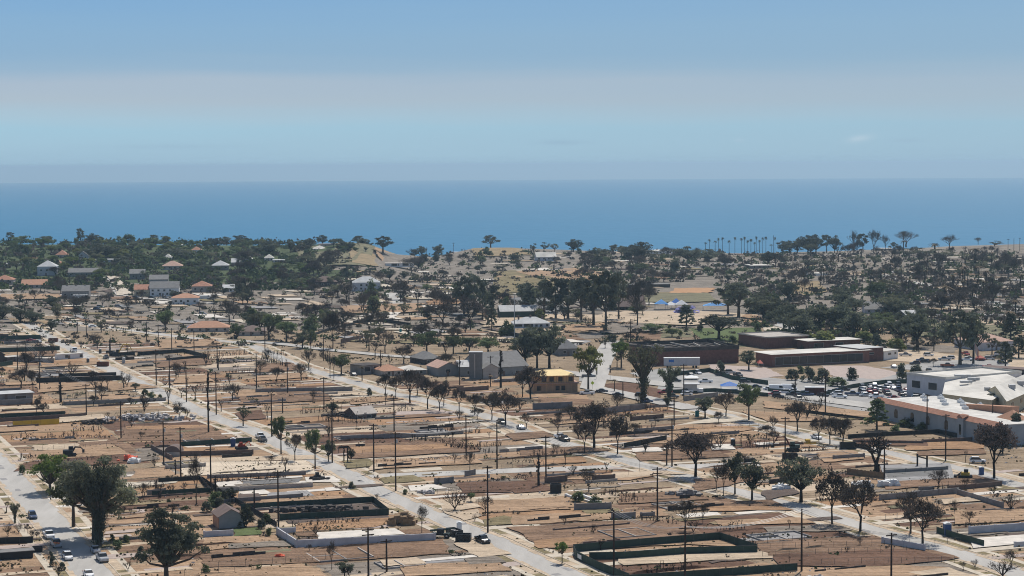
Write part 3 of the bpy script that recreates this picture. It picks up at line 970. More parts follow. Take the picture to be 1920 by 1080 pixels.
def grow(b, c, r, p, d, L, rad, lev, fleck, maxlev, spread, fl_s, up=.12):
    n = 2 if lev < maxlev else 1
    pts = [p]; q = p; dd = d
    for i in range(n):
        dd = (dd + rdir(r) * .18 + Vector((0, 0, up))).normalized()
        q = q + dd * (L / n); pts.append(q)
    if lev >= maxlev:
        a = dd.cross(rdir(r)).normalized() * rad
        b.add([p - a, p + a, q], ((0, 1, 2),))
        if r.random() < fleck:
            for _ in range(3): leafquad(c, r, p.lerp(q, r.uniform(.4, 1)) + rdir(r) * fl_s, rdir(r), fl_s * r.uniform(.6, 1.3), 0)
        return
    b.tube(pts, [rad, rad * .82, rad * .66][:len(pts)], 4 if lev else 6, cap=False)
    k = 4 if lev < maxlev - 1 else 6
    for i in range(k):
        w = (rdir(r) * spread + dd).normalized()
        if w.z < -.15: w.z *= -.4
        grow(b, c, r, pts[-1].lerp(pts[-2], 0 if i == 0 else r.uniform(0, .7)), w, L * r.uniform(.62, .85), rad * .6, lev + 1, fleck, maxlev, spread, fl_s, up)
def normalise(tb, cb):
    vs = tb.v + cb.v
    xs = [abs(v[0]) for v in vs] + [abs(v[1]) for v in vs]
    sx = .5 / sorted(xs)[int(len(xs) * .985)]; sz = 1 / sorted(v[2] for v in vs)[int(len(vs) * .995)]
    for q in (tb, cb): q.v = [(v[0] * sx, v[1] * sx, v[2] * sz) for v in q.v]
    return tb, cb
def k_burnt(r, fleck=.7, maxlev=5, spread=.9, fork=.28, fs=.0115, trunk=.024, up=.12, nl=5):
    tb, cb = MB(), MB()
    tb.tube([(0, 0, -.02), (r.uniform(-.02, .02), 0, fork * .5), (r.uniform(-.03, .03), 0, fork)], [trunk * 1.2, trunk, trunk * .9], 6)
    for i in range(nl):
        a = i * 6.28 / nl + r.uniform(-.4, .4); tilt = r.uniform(.35, .85)
        grow(tb, cb, r, Vector((0, 0, fork * r.uniform(.9, 1))), Vector((math.cos(a) * tilt, math.sin(a) * tilt, 1)).normalized(), .24, trunk * .55, 1, fleck, maxlev, spread, fs, up)
    return normalise(tb, cb)
def k_palm(r, dead=False):
    tb, cb = MB(), MB()
    tb.tube([(0, 0, -.02), (.02, 0, .4), (0, 0, .86)], [.055, .045, .04], 6)
    for i in range(26 if not dead else 14):
        a = i * 2.4; el = r.uniform(-.7, 1.1) if not dead else r.uniform(-1.2, .4); L = r.uniform(.36, .5)
        p = Vector((0, 0, .87)); prev = None
        for k in range(5):
            q = k / 4
            pos = p + Vector((math.cos(a) * L * q * math.cos(el * (1 - .3 * q)), math.sin(a) * L * q * math.cos(el * (1 - .3 * q)), .26 * L * q * math.sin(el) * 1.2 - .22 * q * q * L))
            w = Vector((-math.sin(a), math.cos(a), 0)) * (.055 * math.sin(math.pi * (.15 + .8 * q)))
            if prev: cb.quad(prev[0], prev[1], pos + w, pos - w)
            prev = (pos - w, pos + w)
    return tb, cb
def k_stub(r):
    """charred stem with stubs of limbs"""
    tb, cb = MB(), MB()
    tb.tube([(0, 0, -.02), (.03, 0, .5), (-.02, .02, 1)], [.16, .12, .04], 6)
    for i in range(26):
        z = r.uniform(.35, .98); a = r.uniform(0, 6.28); L = r.uniform(.15, .5) * (1.15 - z * .6)
        tb.tube([(0, 0, z), (math.cos(a) * L, math.sin(a) * L, z + L * r.uniform(-.02, .12))], [.035, .01], 4, cap=False)
        for _ in range(5): leafquad(cb, r, Vector((math.cos(a) * L * r.random(), math.sin(a) * L * r.random(), z)), rdir(r), .05, 0)
    return tb, cb
KINDS = {  # name, crown material, bark material, generator, variants
 'g': ('leafy_tree', 'leaf', 'bark', lambda r: k_green(r), 3), 'v': ('leafy_tree', 'leafb', 'bark', lambda r: k_green(r, fork=.4, z0=.36), 2), 'd': ('dark_tree', 'leafd', 'char', lambda r: k_green(r, z0=.2, fork=.28), 3),
 'y': ('leafy_tree', 'leafy', 'bark', lambda r: k_green(r, z0=.3), 2), 's': ('grey_green_tree', 'leafg', 'bark', lambda r: k_green(r, n=18, nl=1300, z0=.3, rr=(.09, .16)), 3),
 'e': ('eucalyptus_tree', 'leafd', 'bark', k_euc, 3), 'u': ('umbrella_pine', 'leafd', 'char', k_umb, 2), 'c': ('cypress_tree', 'leafd', 'char', k_cyp, 2), 'n': ('conifer_tree', 'leafd', 'char', k_conif, 2), 'f': ('conifer_tree', 'leaf', 'bark', k_conif, 1),
 'i': ('ivy_clad_tree', 'leafd', 'bark', k_ivy, 3), 'b': ('burnt_tree', 'scorch', 'char', lambda r: k_burnt(r), 5), 'k': ('burnt_tree', 'scorch', 'char', lambda r: k_burnt(r, fleck=1, fs=.014, spread=.95), 2), 'h': ('bare_tree', 'scorch', 'bark', lambda r: k_burnt(r, fleck=.06, spread=.85, fork=.25), 3),
 't': ('burnt_sapling', 'scorch', 'char', lambda r: k_burnt(r, fleck=.3, maxlev=3, spread=.6, fork=.35, nl=4, up=.3), 3), 'o': ('gnarled_tree', 'scorch', 'char', lambda r: k_burnt(r, fleck=.25, maxlev=4, spread=1.1, fork=.16, trunk=.045, nl=3, up=.02), 2),
 'p': ('palm_tree', 'leafd', 'char', lambda r: k_palm(r), 2), 'q': ('scorched_palm', 'straw', 'char', lambda r: k_palm(r, True), 2), 'x': ('charred_trunk', 'scorch', 'char', k_stub, 3),
 'z': ('shrub', 'leaf', 'bark', k_shrub, 3), 'Z': ('shrub', 'leafd', 'bark', k_shrub, 2), 'Y': ('shrub', 'leafy', 'bark', k_shrub, 2), 'w': ('dead_shrub', 'scorch', 'char', lambda r: k_burnt(r, fleck=.35, maxlev=3, spread=.8, fork=.05, nl=8, trunk=.02), 3),
 'j': ('ivy_clad_tree', 'leafg', 'bark', lambda r: (NLI.__setitem__(slice(0, 2), [2600, .02]), k_ivy(r), NLI.__setitem__(slice(0, 2), [3600, .026]))[1], 1), 'A': ('ivy_clad_tree', 'leafk', 'bark', lambda r: k_green(r, n=54, nl=15000, s=.0135, z0=.20, rr=(.08, .15), fork=.34, tr=.045), 1), 'G': ('leafy_tree', 'leafb', 'bark', lambda r: k_green(r, n=44, nl=6000, s=.02, z0=.14, fork=.22), 1), 'B': ('leafy_tree', 'leafd', 'bark', lambda r: k_green(r, n=52, nl=13000, s=.0145, z0=.08, rr=(.08, .15), fork=.25), 1), 'I': ('ivy_clad_tree', 'leafd', 'bark', lambda r: (NLI.__setitem__(slice(0, 2), [12000, .014]), k_ivy(r), NLI.__setitem__(slice(0, 2), [3600, .026]))[1], 1),
}
DESC = {'g': 'green leafy tree', 'v': 'bright green rounded tree', 'd': 'dark dense tree', 'y': 'yellow-green leafy tree', 's': 'grey-green half-bare tree', 'e': 'tall eucalyptus with open clumps', 'u': 'flat-topped pine', 'c': 'narrow dark cypress', 'n': 'dark conifer',
 'f': 'green conifer', 'i': 'tree with ivy-clad trunk', 'b': 'scorched brown-crowned tree', 'k': 'dense scorched tree', 'h': 'bare grey-limbed tree', 't': 'thin burnt sapling', 'o': 'gnarled burnt tree', 'p': 'palm tree', 'q': 'scorched drooping palm',
 'x': 'charred bare trunk', 'z': 'green shrub', 'Z': 'dark green shrub', 'Y': 'yellow-green shrub', 'w': 'dead twiggy shrub', 'B': 'big dark tree', 'G': 'bushy green tree', 'j': 'half-burnt ivy tree', 'A': 'broad grey-green tree', 'I': 'big ivy-clad tree'}
CAT = {'p': 'palm', 'q': 'palm', 'z': 'shrub', 'Z': 'shrub', 'Y': 'shrub', 'w': 'shrub', 'x': 'tree trunk'}
def lib(k, i):
    key = (k, i)
    if key not in LK:
        nm, cm, bm, gen, nv = KINDS[k]
        r = random.Random(1000 + 77 * i + ord(k))
        tb, cb = gen(r)
        tm_ = tb.mesh('trunk', [M[bm]])
        cm_ = cb.mesh('crown', [M[cm]])
        j = MB(); j.add(tb.v, tb.f, 0); j.add(cb.v, cb.f, 1)
        LK[key] = (tm_, cm_, j.mesh(nm, [M[bm], M[cm]]))
    return LK[key]
TR = random.Random(77)
PROTO = {}
def tree(k, x, yb, yt, w, label=None, split=None, group=None, P=None):
    P = P or G(x, yb)
    mp_ = MPP(P)
    h = (yb - yt) * mp_; ww = w * mp_
    i = TR.randrange(KINDS[k][4])
    tm_, cm_, jm = lib(k, i)
    nm = KINDS[k][0]
    if split is None: split = (yb - yt) > 26
    if split:
        key = (k, i)
        if key not in PROTO:
            o = empty(nm, P)
            for n_, me in (('trunk', tm_), ('crown', cm_)):
                c = bpy.data.objects.new(n_ if nm not in ('shrub', 'dead_shrub') or n_ == 'trunk' else 'foliage', me); COL.objects.link(c); c.parent = o
            PROTO[key] = o
        else:
            src = PROTO[key]
            o = src.copy(); COL.objects.link(o)
            for ch in src.children:
                c = ch.copy(); COL.objects.link(c); c.parent = o
        o.location = P
    else:
        o = bpy.data.objects.new(nm, jm); COL.objects.link(o)
        o.location = P
    if yb < 640 and k in 'gdsyvb': o.location.z -= h * .13
    o.scale = (ww, ww * TR.uniform(.85, 1.1), h)
    o.rotation_euler = (0, 0, TR.uniform(0, 6.28) if k not in 'B' else 0)
    if label: tag(o, label, CAT.get(k, 'tree'), group or KINDS[k][0].replace('_', ' ') + 's')
    else: reg(o, ('tall ' if (yb - yt) > 2.4 * w and k not in 'pcxet' else 'small ' if h < 5 and k not in 'zZYwtx' else '') + DESC[k], CAT.get(k, 'tree'), group or KINDS[k][0].replace('_', ' ') + 's', (x, yb))
    return o
WIDE = {'d': 1.3, 'e': 1.35, 'b': 1.12, 's': 1.15, 'g': 1.1}
def trees(s):
    for ln in s.strip().splitlines():
        p = ln.split()
        k = p[0]
        for q_ in p[1:]:
            x, yb, yt, w = map(float, q_.split(','))
            tree(k, x, yb, yt, w * (WIDE.get(k, 1) if yb < 720 else 1))
tree('G', 94, 924, 843, 82, 'bright-topped green tree left of the big dark tree by the street')
tree('g', 138, 988, 872, 88, 'mid green tree with slim bare trunk, shading the street beside parked pickups')
tree('B', 312, 1098, 943, 142, 'broad dark green tree at the front, left of the grey garage')
tree('I', 186, 1024, 868, 92, 'tall ivy-clad trunk and limbs beside the two silver parked pickups')
tree('A', 180, 1012, 842, 168, 'largest tree, broad grey-green crown above the ivy-clad trunk by the street')
tree('x', 391, 811, 696, 11, 'very tall charred trunk beside the long diagonal street')
tree('v', 1054, 1057, 1010, 26, 'small green street sapling beside the green screened enclosure')
tree('v', 1165, 690, 634, 40, 'vivid green rounded tree left of the burnt brick hall')
tree('y', 1103, 733, 640, 56, 'tall tree with yellow-green crown and long bare trunk at the junction')
tree('j', 1206, 755, 648, 80, 'large half-burnt ivy-clad tree in front of the white trailer')
tree('u', 1348, 636, 588, 88, 'wide flat dark green tree on the lawn behind the brick hall')
tree('n', 1287, 614, 572, 46, 'dark open conifer in front of the blue canopies')
tree('k', 1304, 894, 811, 78, 'wide scorched vase-shaped tree at the street corner')
tree('d', 1502, 942, 852, 80, 'dense olive-brown street tree with round shadow on the road')
tree('o', 1643, 889, 806, 92, 'gnarled black tree with two forked trunks behind the board fence')
tree('k', 1864, 897, 795, 78, 'large scorched tree beside the yellow loader at right')
tree('f', 1644, 806, 748, 62, 'green conifer in front of the arched-window building')
tree('g', 1404, 789, 710, 52, 'tall deep green leaning tree on the street corner')
trees('''
Z 410,950,928,24 428,962,940,26 445,975,950,24 455,990,955,22 470,978,955,22 490,992,968,20 420,940,918,26 100,1062,1040,18 116,1070,1050,16 95,1048,1032,12 265,1040,1022,20 388,960,935,26
w 300,925,905,20 320,926,906,20 345,920,902,18 60,1010,990,16 15,1005,985,22 35,1000,980,20 110,1080,1058,24 240,1070,1050,22
g 527,852,769,37 591,880,792,36 883,941,922,22 504,637,570,56 537,641,594,44 640,702,660,34 800,664,616,46 850,664,624,34 880,662,628,44 915,664,630,40 1225,624,602,42 1260,632,608,30 310,622,564,34 444,635,597,25
d 472,612,572,38 490,612,575,34 567,653,613,27 658,868,838,16 310,610,566,20 96,621,594,21 38,605,563,34 64,606,576,30 5,600,558,34 435,942,912,26 462,988,942,17 1378,927,836,42 1410,939,853,60 646,1084,1046,32 624,776,752,26 616,866,822,24 1322,783,737,44 1404,694,655,30
x 329,891,862,9 404,924,892,14 939,727,656,15 206,662,638,8 1010,912,852,16 645,866,838,9 652,868,836,8 114,754,714,16
h 271,932,905,27 622,1068,1012,20 791,999,946,22 881,882,847,22 987,804,774,26 1046,814,779,32 1104,922,878,34 1285,996,937,42 1318,980,943,22 1707,1001,916,62 1343,919,872,28 1760,919,880,36 1896,1064,1030,26 246,625,597,18 330,712,678,26 579,694,656,26 580,617,582,30 122,572,552,18 155,576,556,28 192,577,551,28 240,585,556,30 722,662,619,36 430,608,561,38 1449,811,778,23 1157,772,738,32 910,964,930,32 1195,612,524,44 1660,470,440,18 1638,474,431,26 1600,474,432,20 1699,462,432,40 1780,466,440,32 1834,458,445,16 368,946,846,30
b 553,864,814,34 1114,841,752,80 1158,852,778,44 1096,850,790,40 1357,930,868,28 1560,983,878,60 1613,997,898,78 1730,1020,933,76 1495,809,750,46 1581,834,783,44 723,742,700,28 742,748,702,28 769,756,694,54 782,742,700,34 802,767,708,42 824,773,720,34 832,762,714,32 861,772,728,32 890,778,738,32 922,787,736,36 948,798,733,52 995,748,688,56 980,745,700,34 1361,782,734,44 624,654,588,30 830,609,560,54 880,609,549,48 642,614,574,44 757,682,648,32 50,700,660,30 40,728,690,44 62,735,694,30 1535,828,780,34 1556,833,780,38 205,600,574,18
t 175,1017,998,14 535,890,855,20 190,734,704,24 202,731,708,14 232,729,706,22 619,709,668,14 626,710,665,12 723,760,735,12 1126,1032,1010,18 853,870,850,14 1060,872,845,14 415,772,750,16 366,750,722,22 340,746,728,14 176,650,632,16 1540,760,735,20 1490,742,716,18
s 190,623,583,22 607,617,570,28 692,658,612,30 790,594,564,32 757,592,560,27 687,599,572,14 705,594,566,14 722,587,560,12 737,592,566,16 1157,688,655,26 1860,664,628,26 765,630,600,19 456,799,756,32 107,601,555,26
q 617,826,774,16 679,714,683,22 1152,735,708,18 920,725,700,20
u 254,734,717,18
w 853,957,916,56 1300,1000,975,30 1880,1082,1048,56 1895,957,925,40 271,772,750,20 333,774,752,24 350,785,762,14 245,760,742,14 1110,812,790,24 975,770,745,26 930,758,730,30 1790,958,935,22 655,1084,1058,26 1075,890,872,22 870,945,925,16 430,720,700,18 445,742,722,24 1350,842,812,36 1395,868,848,28 1200,766,738,26 152,655,638,14
z 42,890,868,14 220,1030,1008,22 236,1018,1000,18 210,1015,1000,14 405,948,918,40 500,982,958,22 120,905,880,20 272,742,727,16 285,746,732,18 300,750,738,14 336,636,622,10 1570,724,704,42 1500,700,684,22 505,1006,986,16 1085,940,918,34 1115,948,926,30 1700,800,782,40 1730,806,790,30 1680,812,795,26 760,928,915,12 385,1074,1055,20
Z 1597,713,687,30 1485,713,687,28 1515,716,685,32 1541,719,684,36 1692,711,674,27 1716,709,678,30 1350,703,674,24 1590,644,620,28 1642,650,622,27 660,916,900,16 692,742,726,14
Y 1402,643,620,46 1545,652,616,60 1620,642,618,44 1680,658,630,46 1510,642,618,40 1012,608,575,26
i 1255,748,688,46 28,982,945,20
d 1251,768,738,18 985,692,612,52 1007,690,604,46 1030,690,600,50 1480,620,560,58 1530,622,554,60 1572,622,549,52 1600,632,574,52 1640,637,578,48 1460,604,548,50 1500,642,580,50 1690,647,578,46 1720,652,584,60 1780,640,600,40 1825,682,578,44 1435,600,545,48 1415,588,540,46
e 1136,622,508,62 1113,612,514,54 1090,602,520,50 1065,600,522,48 1042,600,520,44 1020,598,524,42 997,594,536,36 1160,600,512,34 1385,597,530,62 1365,592,538,44 1800,684,582,72 890,592,515,44 870,590,518,40 925,590,535,26
n 922,620,563,28 1861,772,738,52 905,598,530,30 1895,640,588,50 1910,672,632,44 1885,690,640,40 1905,830,775,46 1880,850,800,40
p 1751,658,590,20 1690,527,497,13 1786,547,509,15 1814,552,506,15 1831,557,508,14 1839,558,519,10 1861,566,514,14 1875,572,524,14 1700,530,500,10 1730,520,495,12 1650,530,500,14
p 1323,474,452,9 1330,473,446,9 1341,473,449,10 1347,474,443,8 1355,473,442,9 1367,474,448,10 1378,474,441,8 1390,474,443,9 1396,474,440,8 1402,473,448,9 1408,474,445,9 1415,474,452,9 1418,473,440,8 1424,474,447,9 1430,474,442,8 1436,474,440,8 1446,476,456,10 1453,474,441,6 37,452,438,7 66,452,443,6
''')
# the wooded shore and the far ridge, one by one
trees('''
d 174,460,430,25 193,486,446,52 160,484,462,30 335,484,460,50 300,488,464,22 385,466,446,15 405,465,442,17 263,470,446,23 248,474,452,24 505,476,438,30 500,480,446,40 545,474,440,16 640,472,442,14 1200,488,446,48 1290,492,453,44 1328,490,462,44 1180,486,450,26 790,480,457,15 780,479,460,14 822,480,451,18 1075,472,443,28 1515,474,434,30 1530,474,432,26 1495,474,441,26 1565,474,431,20 1480,474,446,24 465,484,462,24
e 151,460,428,15 20,454,434,15 82,458,443,26 290,460,440,17 718,474,443,34 920,466,441,28 452,460,441,30 670,460,442,22 605,462,441,26 1618,474,438,20 1676,472,454,14 1467,478,452,26 1550,474,440,20
s 1150,478,452,20 1165,480,454,24 1040,472,452,18 1020,472,450,18 1000,474,452,14 1130,484,460,20 1865,462,449,26 1700,482,462,40 1730,484,460,46 1770,488,462,50 1810,492,470,46 1850,496,474,40 1830,510,482,46 1800,520,496,30 1890,510,486,34 1470,494,476,30 1515,504,476,46 1550,506,482,30 1600,500,474,34 1640,500,474,30
u 625,468,449,22 580,468,446,24 1440,500,470,40 1520,480,455,30
''')
FT = random.Random(404)
def scatter(n, x0, x1, y0, y1, kinds, h0, h1, ok=None, skew=1.0, asp=(.8, 1.25)):
    c = 0; tries = 0
    while c < n and tries < n * 20:
        tries += 1
        x = FT.uniform(x0, x1); y = y0 + (y1 - y0) * FT.random() ** skew
        if ok and not ok(x, y): continue
        h = FT.uniform(h0, h1); k = FT.choice(kinds)
        tree(k, x, y, y - h, h * FT.uniform(*asp) * (.6 if k in 'ct' else .4 if k in 'p' else 1))
        c += 1
HOUSES_PX = [(88, 515, 40), (115, 482, 26), (312, 503, 44), (412, 503, 40), (258, 520, 60), (300, 530, 50), (268, 555, 50), (310, 556, 60), (347, 572, 56), (375, 545, 48), (140, 560, 60), (68, 536, 48), (600, 466, 50), (612, 534, 56), (690, 540, 64), (160, 512, 60), (514, 486, 40), (440, 500, 40)]
def offroad(x, y):
    s, t = st(G(x, y))
    return not any(abs(t - road_t(k, s)) < 5.5 for k in 'LABC')
def clear(x, y): return not any(abs(x - a) < w * .36 and -2 < y - b < 14 for a, b, w in HOUSES_PX)
scatter(84, -10, 500, 455, 494, 'gggdsyvzgy', 11, 24, clear, asp=(.9, 1.7))
scatter(48, -10, 580, 490, 532, 'ggyszcbdv', 11, 24, clear, asp=(.8, 1.5))
scatter(20, -10, 520, 528, 556, 'gdbzsd', 11, 22, clear, asp=(.8, 1.4))
scatter(64, 440, 880, 492, 560, 'bdshbcgsbbh', 14, 32, lambda x, y: not (650 < x < 775 and y < 512), asp=(.8, 1.5))
scatter(18, 560, 690, 458, 476, 'gdds', 9, 20, asp=(.9, 1.6))
scatter(40, 760, 1180, 476, 508, 'dsbzwdZ', 6, 16, asp=(.9, 1.8))
scatter(50, 1080, 1460, 480, 530, 'dsgbZsbhb', 12, 28, asp=(.9, 1.6))
scatter(112, 1440, 1940, 474, 560, 'bhbtqbhbqhstth', 14, 32, asp=(.6, 1.1))
scatter(34, 1740, 1930, 545, 640, 'bhbtqbhtq', 20, 42)
scatter(12, 1720, 1910, 500, 575, 'pq', 30, 50, asp=(.5, .7))
scatter(36, 0, 470, 552, 606, 'bhwdtsb', 14, 34)
scatter(80, 460, 1010, 556, 652, 'bhwtzsbdbsb', 16, 44, asp=(.7, 1.15))
scatter(14, 1150, 1228, 545, 592, 'sghb', 18, 40)
scatter(46, 0, 900, 648, 790, 'bhtwbtw', 16, 34, offroad)
scatter(26, 1000, 1640, 775, 860, 'bhtw', 16, 34, offroad)
scatter(16, 1060, 1250, 596, 655, 'wwzZshb', 8, 24)
scatter(10, 1250, 1440, 606, 650, 'zZYw', 9, 18)
scatter(12, 1650, 1930, 640, 690, 'wzZsb', 10, 26)
scatter(18, 1430, 1730, 545, 640, 'ddsgb', 36, 56, asp=(.8, 1.2))
scatter(10, 970, 1180, 560, 606, 'dds', 30, 56, asp=(.7, 1.1))
scatter(60, 0, 1900, 780, 1075, 'wwtth', 12, 24, lambda x, y: not any(abs(st(G(x, y))[1] - road_t(k, st(G(x, y))[0])) < 5 for k in 'LABC'))
brush(900, -80, 590, 448, 545, 2.5, 6, ['brush', 'brush', 'dbrush'], 'undergrowth', clear)
brush(700, 560, 1200, 470, 560, 1.5, 4, ['dbrush', 'brush', 'dbrush'], 'scrub_growth', lambda x, y: not (655 < x < 770 and y < 500))
brush(1100, 1180, 2000, 474, 560, 1.5, 4.5, ['dbrush', 'dbrush', 'brush'], 'scrub_growth', lambda x, y: not (1470 < x < 1550 and 525 < y) and not (1230 < x < 1345 and y > 530))
brush(260, 1400, 1760, 545, 640, 2, 5, ['brush', 'dbrush'], 'undergrowth')
brush(900, 0, 1060, 548, 650, .9, 2.4, ['dbrush', 'dbrush', 'brush'], 'scrub_growth')
brush(300, 1740, 1980, 545, 650, 1.2, 3.5, ['dbrush', 'brush'], 'scrub_growth')
brush(200, 1060, 1440, 592, 655, .8, 1.8, ['dbrush', 'brush', 'dbrush'], 'scrub_growth')
brush(120, 1500, 1700, 640, 665, .8, 1.8, ['brush', 'dbrush'], 'scrub_growth')
brush(160, 0, 950, 650, 760, .6, 1.6, ['dbrush', 'dbrush', 'brush'], 'scrub_growth', offroad, 18)
brush(120, 0, 1900, 760, 1070, .5, 1.3, ['dbrush', 'dbrush', 'brush'], 'scrub_growth', offroad, 18)
scatter(16, 105, 335, 522, 550, 'gdsbg', 14, 22, asp=(.8, 1.3))
scatter(10, 340, 480, 500, 520, 'gdsg', 12, 20, asp=(.9, 1.5))
brush(260, 1925, 2330, 478, 700, 1.2, 3.5, ['dbrush', 'dbrush', 'brush'], 'scrub_growth')
scatter(26, 1945, 2300, 480, 640, 'bhsdb', 14, 36)
# ================================================================ walls, fences, hedges
WR = random.Random(9)
def thing_mesh(name, mb, mats, desc, cat, group, P, label=None):
    o = mb.build(name, mats)
    # move the origin to the base of the thing
    o.data.transform(Matrix.Translation(-P)); o.location = P
    if label: tag(o, label, cat, group)
    else: reg(o, desc, cat, group, P)
    return o
def block_wall(pts, h, mat_='wall', th=.25, desc=None, label=None, jag=False, cap=None):
    b = MB()
    if jag:      # broken top after the fire
        q = []
        for a, c in zip(pts, pts[1:]):
            n = max(2, int((c - a).length / 2.5))
            q += [a.lerp(c, i / n) for i in range(n)]
        q.append(pts[-1])
        for a, c in zip(q, q[1:]):
            if WR.random() < .8: b.wall([a, c], h * WR.uniform(.5, 1.1), th)
    else:
        b.wall(pts, h, th)
        if cap: b.wall(pts, .10, th + .1, z0=h + .003, drop=0, mi=1)
        for a, c in zip(pts, pts[1:]):       # piers
            L = (c - a).length; n = max(1, int(L / 6)); d = (c - a) / max(L, .01)
            for i in range(n + 1):
                p = a + d * (L * i / n); b.box((p.x, p.y, p.z + h / 2 + .06), (th + .16, th + .16, h + .12), math.atan2(d.y, d.x))
    P = pts[len(pts) // 2] if len(pts) > 2 else (pts[0] + pts[1]) / 2
    return thing_mesh('garden_wall', b, [M[mat_], M[cap or 'wallp']], desc or {'wall': 'low grey block wall', 'wallb': 'brown block wall', 'wallp': 'pale block wall', 'wallc': 'soot-blackened low wall', 'lav': 'white rendered wall', 'white': 'white wall'}.get(mat_, 'low wall'), 'wall', 'garden walls left between the lots', P, label)
def screen_fence(pts, h, mat_='gfab', desc=None, label=None, step=3.0):
    P = pts[0].copy()
    o = empty('screened_fence', P)
    f = MB(); f.wall([p - P for p in pts], h, .04, z0=.05, drop=0)
    f.build('screen_fabric', [M[mat_]], o)
    k = MB()
    for a, c in zip(pts, pts[1:]):
        L = (c - a).length; n = max(1, int(L / step))
        for i in range(n + 1):
            p = a.lerp(c, i / n) - P; k.tube([(p.x, p.y, p.z - .1), (p.x, p.y, p.z + h + .15)], .04, 4)
        k.tube([a - P + Vector((0, 0, h + .08)), c - P + Vector((0, 0, h + .08))], .03, 4)
    k.build('fence_frame', [M['post']], o)
    C = (pts[0] + pts[-1]) / 2
    if label: tag(o, label, 'fence', 'screened fences')
    else: reg(o, desc or {'gfab': 'green screened fence', 'kfab': 'black screened fence', 'yfab': 'yellow screened fence', 'wire': 'wire fence'}[mat_], 'fence', 'screened fences', C)
    return o
def wire_fence(pts, h=1.5, step=3, desc='thin wire fence'):
    b = MB()
    for a, c in zip(pts, pts[1:]):
        L = (c - a).length; n = max(1, int(L / step))
        for i in range(n + 1):
            p = a.lerp(c, i / n); b.tube([(p.x, p.y, p.z - .1), (p.x, p.y, p.z + h * WR.uniform(.9, 1.05))], .045, 4)
        for z in (.2, .6, 1):
            b.tube([a + Vector((0, 0, h * z)), c + Vector((0, 0, h * z))], .012, 3)
    return thing_mesh('wire_fence', b, [M['post']], desc, 'fence', 'wire fences', (pts[0] + pts[-1]) / 2)
def burnt_hedge(pts, h, label=None, dens=1.0):
    b = MB()
    for a, c in zip(pts, pts[1:]):
        L = (c - a).length; n = max(3, int(L * 1.5 * dens))
        for i in range(n):
            p = a.lerp(c, (i + WR.random()) / n) + Vector((WR.uniform(-.4, .4), WR.uniform(-.4, .4), 0)); hh = h * WR.uniform(.35, 1.15) * (.55 + .45 * math.sin(i * .35 + h * 9) ** 2)
            tp = p + Vector((WR.uniform(-.4, .4), WR.uniform(-.4, .4), hh))
            b.tube([p - Vector((0, 0, .1)), p.lerp(tp, .5) + Vector((WR.uniform(-.15, .15), 0, 0)), tp], [.10, .08, .03], 4)
            for _ in range(WR.randrange(1, 5)):
                q = p.lerp(tp, WR.uniform(.35, .95)); e = q + Vector((WR.uniform(-.9, .9), WR.uniform(-.9, .9), WR.uniform(0, .8)))
                b.tube([q, e], [.05, .012], 3, cap=False)
            for _ in range(WR.randrange(0, 12) if i // 4 % 2 else 2): leafquad(b, WR, p.lerp(tp, WR.uniform(.1, 1)) + rdir(WR) * .5, rdir(WR), .2, 1)
    return thing_mesh('burnt_hedge', b, [M['char'], M['scorch']], 'burnt bare-stemmed hedge', 'hedge', 'burnt hedges', (pts[0] + pts[-1]) / 2, label)
for kind, pts, d in AUTO:
    x, y = pix((pts[0] + pts[1]) / 2)
    if y < 612 or x < -60 or x > 1960 or y > 1085: continue
    if (pts[1] - pts[0]).length < 4: continue
    if kind == 'wall': block_wall(pts, WR.uniform(.6, 1.3), WR.choice(('wall', 'wall', 'wallb', 'wallp')), jag=WR.random() < .6)
    elif kind == 'lowwall': block_wall(pts, WR.uniform(.4, .8), WR.choice(('wall', 'wallp', 'wallb')), .3)
    elif kind == 'sooty': block_wall(pts, WR.uniform(.8, 1.6), 'wallc', jag=True)
    elif kind == 'hedge': burnt_hedge(pts, WR.uniform(1.2, 3.2))
    elif kind == 'wire': wire_fence(pts)
def PT(s): return [G(*map(float, q.split(','))) for q in s.split()]
def hpx(pts, h): return h * MPP(pts[0])
